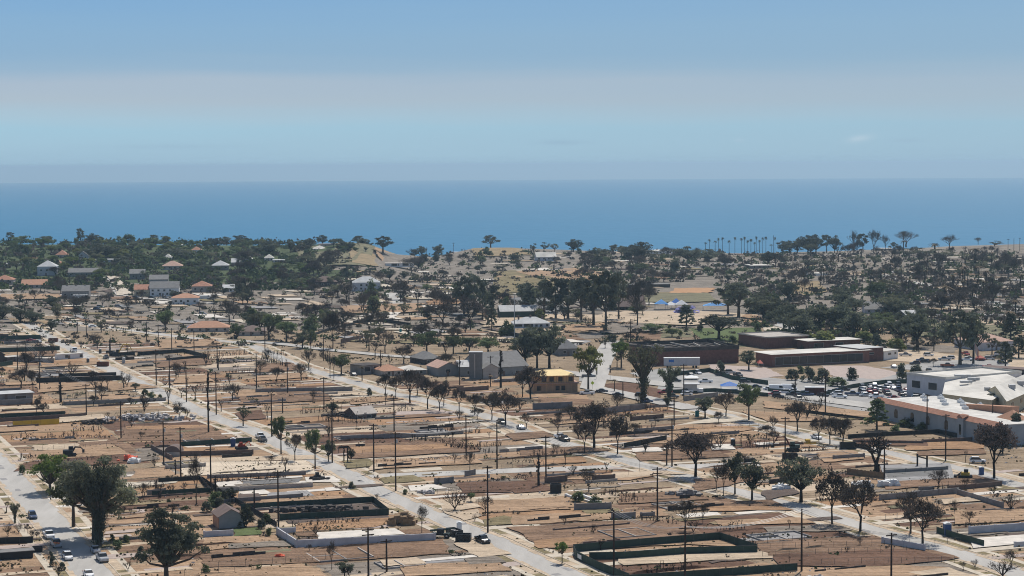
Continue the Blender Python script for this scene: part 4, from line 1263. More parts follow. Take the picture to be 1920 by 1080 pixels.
# hand-placed walls: material, height in photo pixels, label, base line
for mt, h, s, lb in (
 ('lav', 14, '520,1003 557,1027 815,1014', 'white rendered L-shaped wall round the bare slab lot beside the parked telehandler'),
 ('lav', 11, '521,1001 553,1000', 'short grey return wall at the left end of the white L-shaped wall'),
 ('wallb', 9, '338,855 474,852', 'dark brown block wall along the front of the sandy pad with the blue toilet'),
 ('wallb', 8, '285,842 322,862', 'dark block wall running back beside the domed shed'),
 ('lav', 11, '383,1007 436,1004', 'white low wall with black smudges in front of the grey garage'),
 ('wallp', 8, '408,922 585,913', 'long pale wall across the ruined white foundation'),
 ('wall', 7, '390,897 572,890', 'grey wall behind the ruined white foundation'),
 ('wall', 10, '0,760 60,757', 'grey panelled wall below the flat-roofed building at the left edge'),
 ('wall', 7, '120,760 310,752', 'long grey wall running to the shrubs beside the long diagonal street'),
 ('wallb', 7, '0,791 160,781', 'long dark brown wall above the yellow screened fence'),
 ('wall', 8, '480,737 660,733', 'lavender-grey long wall left of the scorched street trees'),
 ('wall', 9, '640,826 800,819', 'long shaded wall with pale panels behind the two tall poles'),
 ('wallb', 12, '1023,907 1062,903', 'dark brown brick wall panel on the left below the cross street'),
 ('wallb', 12, '1112,903 1152,901', 'dark brown brick wall panel on the right below the cross street'),
 ('wall', 12, '1078,956 1145,954', 'grey wall of the sunken pool lot, shaded face with pale end'),
 ('wall', 12, '1148,974 1190,972', 'pale grey wall in front of the sunken pool lot'),
 ('wall', 9, '1202,970 1226,969', 'short grey wall by the pole beside the pool lot'),
 ('wall', 11, '816,908 849,905', 'short grey wall panel on the lot below the street corner'),
 ('wall', 10, '873,893 890,890', 'small grey wall corner beside the cross street'),
 ('lav', 13, '1655,1020 1733,1034', 'white wall with grey panels beside the right-hand street'),
 ('lav', 15, '1818,1002 1960,992', 'long white wall behind the pale slab at the right edge'),
 ('lav', 10, '1903,1026 1960,1022', 'low white wall with grey panels at the right edge'),
 ('wall', 11, '1650,938 1796,925', 'long pale grey wall below the gnarled black tree lot'),
 ('wall', 10, '1796,927 1880,952', 'grey wall running down to the green pool ruin at right'),
 ('wallb', 9, '1781,920 1877,911', 'brown block wall in front of the yellow loader'),
 ('wall', 8, '1724,921 1750,920', 'small grey wall stub left of the brown block wall'),
 ('wall', 8, '1563,862 1620,858', 'grey wall below the boxy burnt street trees'),
 ('wallb', 6, '1600,831 1730,833', 'red-brown wall below the black screened slope'),
 ('wallb', 7, '1730,831 1835,826', 'tan-brown wall along the dry lot below the arched-window building'),
 ('wall', 8, '1660,889 1776,882', 'pale ruined wall around the ashy house pad'),
 ('wall', 11, '1100,780 1209,767', 'long grey wall behind the burnt tree cluster'),
 ('wall', 12, '1000,768 1072,765', 'grey wall below the timber-frame house'),
 ('wallb', 8, '1183,789 1243,784', 'brown block wall behind the teal toilet'),
 ('wall', 9, '1283,752 1345,744', 'pale wall in front of the white canopies by the parked cars'),
 ('wallb', 8, '858,735 915,731', 'dark wall behind the burnt shrubs below the tower building'),
 ('wallb', 8, '640,644 680,636', 'curved brown wall behind the grey-green trees'),
 ('wall', 8, '1190,812 1262,806', 'sooty wall behind the corner lot'),
 ('wall', 9, '30,678 100,682', 'grey wall in the yard left of the white site office'),
 ('wall', 7, '410,945 442,940', 'low pale wall running behind the grey garage'),
 ('wall', 9, '278,928 310,924', 'weathered grey wall beside the bare forked tree'),
): 
    p = PT(s); block_wall(p, hpx(p, h), mt, .3, label=lb)
for mt, h, s, lb in (
 ('gfab', 12, '452,957 700,943 729,966', 'green screened fence, back and end of the dirt-heap lot'),
 ('gfab', 13, '524,977 729,967', 'green screened fence along the front of the dirt-heap lot'),
 ('gfab', 15, '1075,1036 1225,1023 1350,1013 1420,1036', 'green screened fence, back of the large front enclosure'),
 ('gfab', 14, '1105,1050 1170,1049 1290,1040 1420,1037', 'green screened fence across the middle of the large front enclosure'),
 ('gfab', 15, '1076,1038 1080,1048 1120,1068 1180,1092', 'green screened fence facing the street with a white notice board'),
 ('gfab', 14, '1150,1094 1300,1084 1495,1070', 'green screened fence along the front of the large enclosure'),
 ('gfab', 9, '338,838 472,829', 'green screened fence behind the sandy pad with the blue toilet'),
 ('gfab', 8, '0,638 76,636', 'dark green screened fence at the top left beside the long street'),
 ('gfab', 8, '0,661 112,657', 'second dark green screened fence left of the white site office'),
 ('gfab', 8, '0,688 24,684', 'short dark green screened fence at the left edge'),
 ('kfab', 9, '68,718 228,713', 'black screened fence ending at the long street'),
 ('kfab', 6, '110,707 218,704', 'thin black screened fence behind the longer black one'),
 ('kfab', 7, '258,667 345,661 388,672', 'black screened fence around the cleared lot below the orange bungalow'),
 ('kfab', 6, '312,678 386,671', 'black screen sagging behind the bare tree'),
 ('kfab', 6, '205,668 253,666', 'dark screen behind the excavator'),
 ('gfab', 8, '0,784 122,779', 'olive green screened fence above the yellow fence'),
 ('yfab', 10, '24,800 111,795', None),
 ('gfab', 12, '1756,1000 1795,1012 1845,1026', 'green screened fence beside the blue toilet at right'),
 ('kfab', 8, '1590,823 1660,818 1760,813 1800,822', 'black screen on the slope below the arched-window building'),
 ('kfab', 8, '1590,838 1628,843', 'black screen beside the street trees at right'),
 ('gfab', 7, '1440,735 1500,741 1560,741', 'green screened fence behind the parked vans'),
 ('gfab', 8, '1560,738 1600,728 1660,720 1710,719', 'dark green screened fence curving round the school car park'),
 ('gfab', 8, '1270,705 1330,698 1372,712 1440,722', 'green screened fence in front of the brick hall'),
 ('gfab', 7, '1255,738 1340,735 1440,744', 'green screened fence behind the pale wall'),
 ('kfab', 9, '940,628 1000,640 1060,618', 'black screened fence around the pale grey bungalow'),
 ('kfab', 5, '560,640 610,622 700,600', 'dark screen along the curving far street'),
 ('kfab', 6, '662,608 720,604 770,612', 'dark screen round the low ruined houses'),
 ('kfab', 10, '1170,841 1250,826', 'dark screened fence at the corner house pad'),
 ('kfab', 8, '297,905 375,900 395,925', 'black open fence round the burnt yard left of the ruined white foundation'),
 ('gfab', 9, '285,930 400,923', 'dark green fence below the burnt yard, left of the ruined white foundation'),
 ('kfab', 8, '378,901 420,930 470,958 519,988', 'black fence running diagonally behind the grey garage to the white wall'),
 ('kfab', 12, '-40,1022 62,1018', 'black screened fence at the bottom left corner'),
 ('kfab', 7, '1395,868 1415,866', 'dark mesh panel by the street lamp'),
 ('kfab', 5, '1480,770 1560,780 1640,790', 'black mesh along the raised car park edge'),
):
    p = PT(s); screen_fence(p, hpx(p, h), mt, label=lb or 'yellow screened fence at the left between two brown lots')
# white notice board on the enclosure, board fence, timber gate frame
p = PT('1083,1050 1090,1054'); 
b = MB(); b.wall(p, .95, .06, z0=.55, drop=0); thing_mesh('notice_board', b, [M['white']], '', 'sign', 'signs', p[0], 'white notice board on the green screened street fence')
p = PT('1588,889 1660,898'); b = MB()
for i in range(40):
    a = p[0].lerp(p[1], i / 40); c = p[0].lerp(p[1], (i + .88) / 40); b.wall([a, c], 1.75 + WR.uniform(-.1, .1), .05)
thing_mesh('board_fence', b, [M['fencew']], '', 'fence', 'board fences', p[0], 'brown vertical board fence left of the gnarled black tree')
p = PT('1720,875 1738,879'); b = MB()
for a in p: b.box((a.x, a.y, 1.9), (.45, .45, 3.8))
d = p[1] - p[0]; b.tube([p[0] + Vector((0, 0, 3.1)), p[1] + Vector((0, 0, 3.0))], .2, 6)
thing_mesh('timber_gate', b, [M['char']], '', 'gate', 'gates', p[0], 'two charred posts with a crossbeam on the ashy house pad')
for s, h in (('1015,868 960,866', 13), ('905,905 1010,893', 10), ('1130,925 1195,935', 22), ('1150,944 1205,940', 20), ('770,822 900,845', 20), ('800,808 905,812', 16), ('830,838 925,850', 14), ('985,858 1060,852', 20), ('20,822 70,820', 14), ('70,826 145,815', 14), ('130,810 190,806', 14), ('125,818 205,822', 14), ('1370,1015 1420,1025', 26), ('1340,995 1400,990', 18), ('1380,838 1445,842', 30), ('490,675 540,690', 22), ('600,668 640,690', 22), ('545,700 590,702', 14), ('430,700 470,698', 20), ('300,715 320,712', 16), ('600,790 690,792', 26), ('560,776 640,770', 16), ('1190,765 1245,772', 20), ('30,865 70,858', 18), ('290,905 300,935', 14), ('380,905 400,930', 14), ('470,870 560,873', 6), ('1160,812 1230,806', 18), ('850,640 900,636', 10), ('700,688 760,694', 10), ('640,628 682,626', 10), ('500,660 540,668', 8), ('1560,930 1600,945', 12), ('1200,975 1270,985', 16), ('700,868 860,862', 8), ('1455,748 1560,756', 12)):
    p = PT(s); burnt_hedge(p, hpx(p, h) * .85, dens=.8)
for s in ('650,880 870,868', '384,1068 610,1050', '1420,1030 1800,1020', '1790,985 1925,975', '1540,1060 1790,1055', '120,745 300,735', '1430,1045 1700,1034', '60,845 200,838', '30,985 75,1018', '850,856 990,850', '1300,805 1440,800', '1400,775 1500,778', '1660,975 1790,965'):
    wire_fence(PT(s))

# ================================================================ poles
UP_ = {}
def pole(x, yt, yb, lamp=False, label=None, P=None):
    P = P or G(x, yb)
    h = (yb - yt) * MPP(P)
    if 'm' not in UP_:
        b = MB(); b.tube([(0, 0, -.3 / 15), (0, 0, .5), (0, 0, 1)], [.24, .21, .17], 7); UP_['m'] = b.mesh('shaft', [M['pole']])
        b = MB(); b.box((0, 0, 0), (2.8, .18, .22)); b.box((.5, .1, -.25), (1.3, .05, .06)); UP_['c'] = b.mesh('crossarm', [M['pole']])
        b = MB()
        for k in (-1.15, -.7, .7, 1.15): b.tube([(k, 0, .06), (k, 0, .28)], [.05, .03], 5)
        UP_['i'] = b.mesh('insulators', [M['dull']])
        b = MB(); b.tube([(0, 0, -.5), (0, 0, .5)], .27, 8); UP_['t'] = b.mesh('transformer', [M['iron']])
        b = MB(); b.tube([(0, 0, 0), (1.0, 0, .5), (1.7, 0, .5)], .05, 5); b.box((1.9, 0, .46), (.7, .3, .15)); UP_['l'] = b.mesh('lamp_arm', [M['iron']])
    o = empty('utility_pole', P, WR.choice((ANG, ANG + .1, ANG - .15)))
    def part(n, z, sc=None, x_=0):
        c = bpy.data.objects.new(UP_[n].name, UP_[n]); COL.objects.link(c); c.parent = o; c.location = (x_, 0, z)
        if sc: c.scale = sc
        return c
    part('m', 0, (1, 1, h))
    r = WR.random()
    n = 0
    if r < .85 and h > 7:
        part('c', h - .5); part('i', h - .45); n = 1
        if r < .25: part('c', h - 1.6); n = 2
    if WR.random() < .28 and h > 9: part('t', h - 2.6, None, .42); n += 4
    if lamp or WR.random() < .08: part('l', h - 1.2); n += 8
    d = {0: 'plain dark utility pole', 1: 'pole with crossarm', 2: 'pole with two crossarms', 4: 'pole with transformer', 5: 'pole with crossarm and transformer', 6: 'pole with two crossarms and transformer'}.get(n, 'pole with lamp arm')
    if label: tag(o, label, 'utility pole', 'wooden utility poles')
    else: reg(o, d, 'utility pole', 'wooden utility poles', (x, yb))
    return o
for q in '''162,720,780 227,752,822 307,790,872 339,800,897 395.5,831,919 405.5,697,778 407.5,642,690 522,881,989 477,915,958 691,988,1096 725,1010,1072 739,744,809 742,809,921 701,794,885 623,769,868
 509.5,737,819 607.5,707,767 539,679,738 497,611,673 481,661,729 583,632,665 607,632,677 714,656,702 874,778,857 932,787,879 914.7,872,999 862,667,722 920,667,706 1264,744,800 1260,784,875 1282,682,749
 1023.7,816,906 1232.6,875,979 1151,955,1080 1284.5,985,1105 1472,781,869 1503,953,1071 1671,998,1112 1773,776,865 1738,739,809 1861,755,813 1547.5,700,777 1491,700,742 33,644,693 49.5,644,698 74.5,670,732 111,695,722
 162,596,631 145,601,623 275,603,641 297,608,650 322,615,658 293,655,723 318,665,728 349.5,677,754 364,620,664 1182,600,665 1168,715,748 1670,540,585 1706,545,590 1890,448,470 1901,447,470 1912,446,470 1450,441,474 850,455,484 800,464,484 655,540,575 530,745,775 1880,1068,1100 1250,835,873'''.split():
    x, a, c = map(float, q.split(',')); pole(x, a, c)
pole(1658, 827, 906, True, 'pole with white lamp by the gnarled black tree')
# steel masts with lamps, street lamps, traffic signals, flag
def mast(x, yt, yb, name, label, mat_='iron', r=.16, lampw=0, cat='lamp post'):
    P = G(x, yb); h = (yb - yt) * MPP(P); o = empty(name, P)
    b = MB(); b.tube([(0, 0, -.2), (0, 0, h)], [r, r * .5], 7); b.build('shaft', [M[mat_]], o)
    if lampw:
        b = MB(); b.tube([(0, 0, h), (lampw * .5, 0, h + .25), (lampw, 0, h + .2)], .05, 5); b.box((lampw, 0, h + .15), (.8, .3, .14)); b.build('lamp_head', [M['dull']], o)
    return tag(o, label, cat, 'masts and lamps')
mast(965, 552, 688, 'light_mast', 'very tall pale steel mast beside the tower building', r=.28)
mast(1178, 880, 893, 'street_sign', 'small sign post at the street corner', lampw=0, cat='sign', mat_='post', r=.05)
mast(701, 878, 893, 'street_sign', 'thin sign post at the corner of the long street', lampw=0, cat='sign', mat_='post', r=.05)
mast(1199, 862, 884, 'street_sign', 'dark sign post beside the tree-lined street', lampw=0, cat='sign', mat_='post', r=.05)
mast(1111, 718, 731, 'warning_sign', 'sign post with bright yellow-green warning sign at the junction', lampw=0, cat='sign', mat_='post', r=.05)
o = bpy.context.scene.collection.objects[-1]
P = G(1111, 731); b = MB(); s_ = .75; z = 13 * MPP(P)
b.add([(-s_, -.05, z), (0, -.05, z - s_), (s_, -.05, z), (0, -.05, z + s_), (-s_, 0, z), (0, 0, z - s_), (s_, 0, z), (0, 0, z + s_)], ((0, 1, 2, 3), (7, 6, 5, 4), (0, 4, 5, 1), (1, 5, 6, 2), (2, 6, 7, 3), (3, 7, 4, 0)))
b.build('sign_panel', [M['limey']], [q for q in COL.objects if q.name.startswith('warning_sign')][0])
for x, yt, yb, lb in ((1119, 688, 712, 'traffic signal with black heads left of the wide crossing'), (1144, 680, 714, 'traffic signal with black heads right of the wide crossing')):
    o = mast(x, yt, yb, 'traffic_signal', lb, cat='traffic light', r=.09)
    b = MB(); h = (yb - yt) * MPP(o.location); b.box((0, -.2, h * .55), (.5, .4, 1.5)); b.box((0, -.2, h * .8), (.5, .4, 1.3)); b.build('signal_head', [M['black']], o)
P = G(1827, 694); o = empty('flagpole', P); h = 52 * MPP(P); b = MB(); b.tube([(0, 0, 0), (0, 0, h)], [.12, .06], 6); b.build('shaft', [M['iron']], o)
b = MB()
for i in range(6):
    a = i / 6; c = (i + 1) / 6
    b.quad((.1 + 1.6 * a, .25 * math.sin(a * 6), h - 3.2 * a), (.1 + 1.6 * c, .25 * math.sin(c * 6), h - 3.2 * c), (.3 + 1.5 * c, .25 * math.sin(c * 6), h - 3.2 * c - 4.5), (.3 + 1.5 * a, .25 * math.sin(a * 6), h - 3.2 * a - 4.2), 1 if i % 2 else 0)
b.build('flag', [M['dull'], M['redp']], o); tag(o, 'flagpole with drooping pale flag beside the school car park', 'flagpole')
def wires(a, za, c, zc, label, n=3):
    b = MB()
    d = (c - a).normalized(); nrm = Vector((-d.y, d.x, 0))
    for k in range(n):
        off = nrm * (k - (n - 1) / 2) * .9
        b.tube([a + off + Vector((0, 0, za)) + (c - a) * (i / 8) + Vector((0, 0, (zc - za) * i / 8 - 1.6 * (1 - (2 * i / 8 - 1) ** 2))) for i in range(9)], .028, 3, cap=False)
    thing_mesh('power_line', b, [M['iron']], '', 'power line', 'overhead wires', a, label)
a = G(1284.5, 1105); c = G(1671, 1112); 
wires(a, 119 * MPP(a), G(1503, 1071), 117 * MPP(G(1503, 1071)), 'overhead wires running from the pole in the large green enclosure')
wires(G(1151, 1080), 124 * MPP(G(1151, 1080)), a, 119 * MPP(a), 'overhead wires across the front of the large green enclosure')
wires(G(742, 921), 111 * MPP(G(742, 921)), G(932, 879), 91 * MPP(G(932, 879)), 'overhead wires above the middle lots near the cross street')
wires(G(49.5, 698), 53 * MPP(G(49.5, 698)), G(162, 780), 60 * MPP(G(162, 780)), 'overhead wires across the lots at the left')

PO = [(q, *st(q.location)) for q in COL.objects if q.name.startswith('utility_pole')]
nw = 0
for q, s, t in PO:
    hq = [c for c in q.children if c.name.startswith('shaft')][0].scale.z
    best = None
    for r_, s2, t2 in PO:
        if 12 < s2 - s < 75 and abs(t2 - t) < 6 and (best is None or s2 - s < best[1]): best = (r_, s2 - s)
    if best and depth(q.location) < 900:
        h2 = [c for c in best[0].children if c.name.startswith('shaft')][0].scale.z
        a, c = q.location, best[0].location
        b = MB(); d = (c - a).normalized(); nr = Vector((-d.y, d.x, 0))
        for k in (-1, 0, 1):
            b.tube([a + nr * k + Vector((0, 0, hq - .4)) + (c - a) * (i / 6) + Vector((0, 0, (h2 - hq) * i / 6 - .9 * (1 - (i / 3 - 1) ** 2))) for i in range(7)], .022, 3, cap=False)
        thing_mesh('power_line', b, [M['black']], 'overhead wires between poles', 'power line', 'overhead wires', (a + c) / 2)
# ================================================================ vehicles
VH = {}
def loft(b, secs, mi=0):
    """sections (x, half width, z bottom, z top) joined nose to tail"""
    o = len(b.v)
    for x, w, z0, z1 in secs: b.v += [(x, -w, z0), (x, w, z0), (x, w * .96, z1), (x, -w * .96, z1)]
    n = len(secs)
    for i in range(n - 1):
        for k in range(4): b.f.append((o + i * 4 + k, o + (i + 1) * 4 + k, o + (i + 1) * 4 + (k + 1) % 4, o + i * 4 + (k + 1) % 4)); b.m.append(mi)
    b.f.append((o + 3, o + 2, o + 1, o)); b.m.append(mi); q = o + (n - 1) * 4; b.f.append((q, q + 1, q + 2, q + 3)); b.m.append(mi)
def vmesh(kind):
    if kind in VH: return VH[kind]
    d = {}
    L, Wd = {'pickup': (5.9, 1.0), 'sedan': (4.8, .92), 'suv': (4.8, .96), 'van': (6.2, 1.05), 'truck': (7.2, 1.15)}[kind]
    h = L / 2
    b = MB()
    if kind == 'pickup':
        loft(b, [(h, .86, .45, .85), (h - .15, .95, .4, 1.05), (h - 1.5, 1.0, .4, 1.15), (-h + 2.0, 1.0, .4, 1.15)])
        loft(b, [(-h + 2.0, 1.0, .45, .75), (-h, .98, .45, .75)])
        for s in (-1, 1): b.box((-h + 1.0, s * .93, .95), (2.0, .12, .42))
        b.box((-h + .05, 0, .95), (.1, 1.74, .42))
        cab, roof = [(h - 1.55, .92, 1.15, 1.2), (h - 2.2, .84, 1.15, 1.78), (-h + 2.5, .84, 1.15, 1.80), (-h + 2.02, .9, 1.15, 1.25)], (h - 2.15, -h + 2.45, 1.80, .8)
    elif kind in ('sedan', 'suv'):
        loft(b, [(h, .72, .4, .65), (h - .2, .86, .3, .82), (h - 1.3, .92, .28, .98), (-h + .9, .92, .28, 1.0), (-h + .15, .88, .32, .95), (-h, .76, .42, .8)])
        t = 1.45 if kind == 'sedan' else 1.72
        rb = -h + 1.2 if kind == 'sedan' else -h + .35
        cab, roof = [(h - 1.3, .86, .98, 1.0), (h - 2.1, .72, .98, t), (rb + .3, .72, .98, t), (rb - .25, .84, .98, 1.05)], (h - 2.05, rb + .35, t, .69)
    elif kind == 'van':
        loft(b, [(h, .85, .45, .9), (h - .4, 1.0, .4, 1.2), (h - 1.2, 1.05, .4, 2.3), (-h, 1.05, .4, 2.4)])
        cab, roof = [(h - .42, .93, 1.22, 1.25), (h - 1.1, 1.07, 1.3, 2.05), (h - 2.0, 1.07, 1.3, 2.1), (h - 2.3, 1.06, 1.3, 2.0)], None
    else:
        loft(b, [(h, 1.0, .6, 1.4), (h - .1, 1.1, .5, 2.3), (h - 1.9, 1.1, .5, 2.4)])
        loft(b, [(h - 2.1, 1.15, .8, 1.0), (-h, 1.15, .8, 1.0)])
        for s in (-1, 1): b.box((-.95, s * 1.12, 1.35), (5.2, .08, .7))
        cab, roof = [(h + .02, .95, 1.45, 1.5), (h - .06, 1.0, 1.45, 2.15), (h - 1.3, 1.12, 1.5, 2.15), (h - 1.5, 1.12, 1.5, 2.1)], None
    d['body'] = b.mesh('body', [M['paint']])
    b = MB(); loft(b, cab); d['windows'] = b.mesh('windows', [M['glass']])
    if roof:
        b = MB(); b.box(((roof[0] + roof[1]) / 2, 0, roof[2] + .02), (roof[0] - roof[1], roof[3] * 2, .07)); d['roof_panel'] = b.mesh('roof_panel', [M['paint']])
    b = MB()
    for s in (-1, 1): b.box((h - .06, s * .62, .78), (.12, .34, .18))
    d['headlights'] = b.mesh('headlights', [M['lamp']])
    b = MB()
    for s in (-1, 1): b.box((-h + .03, s * .78, .85), (.1, .2, .3))
    d['tail_lights'] = b.mesh('tail_lights', [M['tail']])
    b = MB(); b.tube([(0, -.13, 0), (0, .13, 0)], .37, 10); b.tube([(0, -.14, 0), (0, .14, 0)], .2, 8, mi=1); d['wheel'] = b.mesh('wheel', [M['tyre'], M['iron']])
    d['wh'] = [(h - .95, Wd - .12), (h - .95, -Wd + .12), (-h + 1.05, Wd - .12), (-h + 1.05, -Wd + .12)]
    VH[kind] = d
    return d
PC = {'white': (.86, .86, .86), 'black': (.02, .02, .023), 'silver': (.42, .43, .45), 'red': (.35, .03, .03), 'blue': (.05, .08, .16), 'grey': (.16, .17, .18), 'orange': (.6, .16, .06), 'yellow': (.75, .70, .08), 'dark': (.05, .052, .06)}
HEAD = {'u': math.atan2(U.y, U.x), 'd': math.atan2(-U.y, -U.x), 'r': -.1, 'l': math.pi - .1, 'f': math.pi / 2, 'n': -math.pi / 2}
def car(kind, col, x, y, hd, label=None, desc=None, sc=1.0):
    d = vmesh(kind); P = G(x, y)
    o = empty({'pickup': 'pickup_truck', 'sedan': 'parked_car', 'suv': 'parked_car', 'van': 'parked_van', 'truck': 'flatbed_truck'}[kind], P + Vector((0, 0, .1)), HEAD[hd] if isinstance(hd, str) else hd)
    o.scale = (sc, sc, sc)
    small = MPP(P) > .2
    for n in ('body', 'windows', 'roof_panel', 'headlights', 'tail_lights'):
        if n in d:
            c = bpy.data.objects.new(n, d[n]); COL.objects.link(c); c.parent = o; c.color = (*PC[col], 1)
    for (a, e) in d['wh']:
        c = bpy.data.objects.new('wheel', d['wheel']); COL.objects.link(c); c.parent = o; c.location = (a, e, .37)
    cat = {'pickup': 'pickup truck', 'van': 'van', 'truck': 'truck'}.get(kind, 'car')
    if label: tag(o, label, cat, 'parked vehicles')
    else: reg(o, '%s parked %s' % ({'grey': 'dark grey'}.get(col, col), {'pickup': 'pickup', 'sedan': 'saloon car', 'suv': 'tall car', 'van': 'van', 'truck': 'flatbed truck'}[kind]), cat, 'parked vehicles', (x, y))
    return o
car('suv', 'blue', 61, 972, 'd', 'dark blue car parked alone at the left kerb')
car('pickup', 'white', 92, 1009, 'd', 'white pickup parked nose to tail ahead of the loaded pickup')
car('pickup', 'silver', 105, 1025, 'd', 'silver pickup with orange cones and wood in its bed')
car('suv', 'white', 127, 1049, 'd', 'white car parked below the two loaded pickups')
car('sedan', 'silver', 179, 1036, 'd', 'silver car in the shade ahead of the grey pickup')
car('pickup', 'silver', 192, 1052, 'd', 'silver pickup with dark bed under the largest tree')
car('sedan', 'white', 166, 1082, 'd', 'white car cut off by the bottom edge')
car('pickup', 'black', 905, 1018, 'd', 'black pickup parked on the long diagonal street')
car('suv', 'black', 941, 795, 'd', 'black car below the scorched trees of the tree-lined street')
car('sedan', 'silver', 977, 805, 'd', 'silver car parked behind the black car on the tree-lined street')
car('pickup', 'white', 1050, 823, 'd', 'white pickup parked by the big burnt tree')
car('pickup', 'black', 1058, 827, 'd', 'black pickup parked against the white pickup')
car('sedan', 'dark', 663, 705, 'd', 'dark grey car in the shade on the tree-lined street')
car('sedan', 'white', 1531, 823, 'd', 'white car between the boxy burnt trees')
car('suv', 'white', 1833, 868, 'r', 'white car parked at the right beside the large scorched tree')
car('truck', 'white', 138, 660, 'd', 'white and blue truck on the long street behind the site office')
car('sedan', 'white', 74, 642, 'd', 'white car at the top end of the long street')
car('sedan', 'red', 58, 640, 'r', 'red car behind the dark green screened fence')
car('sedan', 'white', 174, 614, 'r', 'white car crossing the far curved street')
car('pickup', 'dark', 492, 828, 'd', 'dark pickup with loaded bed by the sandy pad')
car('pickup', 'white', 488, 822, 'd', 'white pickup with rack beside the long street')
car('pickup', 'dark', 199, 673, 'd', 'dark pickup in front of the tracked excavator')
car('sedan', 'dark', 1129, 736, 'r', 'dark saloon car on the forecourt street')
car('sedan', 'black', 1159, 743, 'r', 'black car with pale roof right of the dark saloon')
car('suv', 'blue', 1213, 755, 'r', 'dark blue car at the foot of the half-burnt tree')
car('suv', 'yellow', 1117, 682, 'u', 'bright yellow vehicle under the yellow-green tree')
car('pickup', 'grey', 1104, 708, 'r', 'grey pickup waiting at the junction')
car('van', 'white', 1457, 733, 'r', 'large white van first in the kerb row by the school')
car('van', 'white', 1480, 732, 'r', 'white van with high roof second in the kerb row')
car('sedan', 'white', 1489, 736, 'r'); car('sedan', 'white', 1442, 732, 'r', 'white car left of the two white vans')
car('pickup', 'white', 1574, 747, 'r', 'white pickup in front of the car park entrance')
car('pickup', 'blue', 1598, 742, 'r', 'dark blue pickup right of the white pickup')
car('sedan', 'dark', 1418, 728, 'r', 'dark car beside the blue awning')
for x, y, c in ((1632, 727, 'white'), (1641, 730, 'silver'), (1650, 732, 'white'), (1668, 726, 'white'), (1676, 731, 'white'), (1684, 729, 'dark'), (1630, 736, 'red'), (1641, 740, 'red'), (1648, 737, 'dark'), (1660, 736, 'black'), (1690, 742, 'dark'), (1696, 740, 'white'), (1558, 738, 'silver'), (1570, 736, 'blue'), (1615, 737, 'dark'), (1700, 752, 'black'), (1716, 752, 'grey'), (1664, 741, 'dark'),
                (1776, 688, 'orange'), (1735, 681, 'dark'), (1838, 676, 'red'), (1855, 675, 'white'), (1812, 677, 'white'), (1818, 674, 'silver'), (1868, 672, 'silver'), (1887, 672, 'dark'), (1895, 674, 'grey'), (1905, 700, 'dark'), (1917, 702, 'dark'), (1676, 690, 'silver'), (1845, 692, 'red')):
    car(random.Random(int(x)).choice(('sedan', 'suv', 'pickup')), c, x, y, random.Random(int(x * 3)).choice((-1.5, 1.65)) if 1605 < x < 1705 and y < 745 else 'r')
for x, y, c in ((255, 559, 'dark'), (285, 560, 'dark'), (311, 560, 'white'), (188, 577, 'white'), (395, 563, 'white'), (222, 576, 'silver'), (1455, 625, 'white'), (1428, 629, 'dark'), (182, 581, 'blue'), (225, 525, 'silver'), (380, 590, 'silver')):
    car('suv', c, x, y, 'r')
CR = random.Random(55)
CARS = [q.location.copy() for q in COL.objects if q.get('group') == 'parked vehicles']
def carrow(n, fx, hd, gap, cols=('white', 'white', 'silver', 'dark', 'black', 'grey', 'blue', 'red')):
    c = 0; t = 0
    while c < n and t < n * 30:
        t += 1; x, y = fx()
        P = G(x, y)
        if any((P - q).length < gap for q in CARS): continue
        CARS.append(P); c += 1
        car(CR.choice(('sedan', 'suv', 'pickup', 'suv')), CR.choice(cols), x, y, CR.choice(hd))
carrow(9, lambda: (lambda x: (x, 728 + (x - 1400) * .075 + CR.uniform(-1, 1)))(CR.uniform(1395, 1690)), ('r', 'l'), 5.6)
carrow(12, lambda: (CR.uniform(1612, 1705), CR.choice((724, 729, 734, 739))), (-1.5, 1.62), 3.0)
carrow(16, lambda: (CR.uniform(1690, 1925), CR.uniform(664, 704)), ('r', 'l', -1.4), 5.2)
carrow(12, lambda: (CR.uniform(1435, 1610), CR.uniform(731, 747)), ('r', 'l', 'r', -1.4), 4.6)
carrow(9, lambda: (CR.uniform(1255, 1410), CR.uniform(700, 724)), ('r', 'l', -1.2), 5.5, ('white', 'silver', 'dark', 'white'))
carrow(6, lambda: (CR.uniform(1090, 1290), CR.uniform(736, 748)), ('r', 'l'), 6)
carrow(5, lambda: (CR.uniform(1650, 1730), CR.uniform(748, 756)), ('r', 'l'), 5.2)
# load in the pickups
b = MB(); P = G(106, 1029)
for i in range(12): b.box((P.x + WR.uniform(-.6, .6), P.y + WR.uniform(-.5, .5), 1.25 + WR.uniform(0, .3)), (WR.uniform(.3, .9), .2, .2), WR.uniform(0, 3), WR.choice((0, 1)))
thing_mesh('load', b, [M['orange'], M['wood']], '', 'load', 'loads', P, 'orange cones and lumber loaded in the silver pickup')
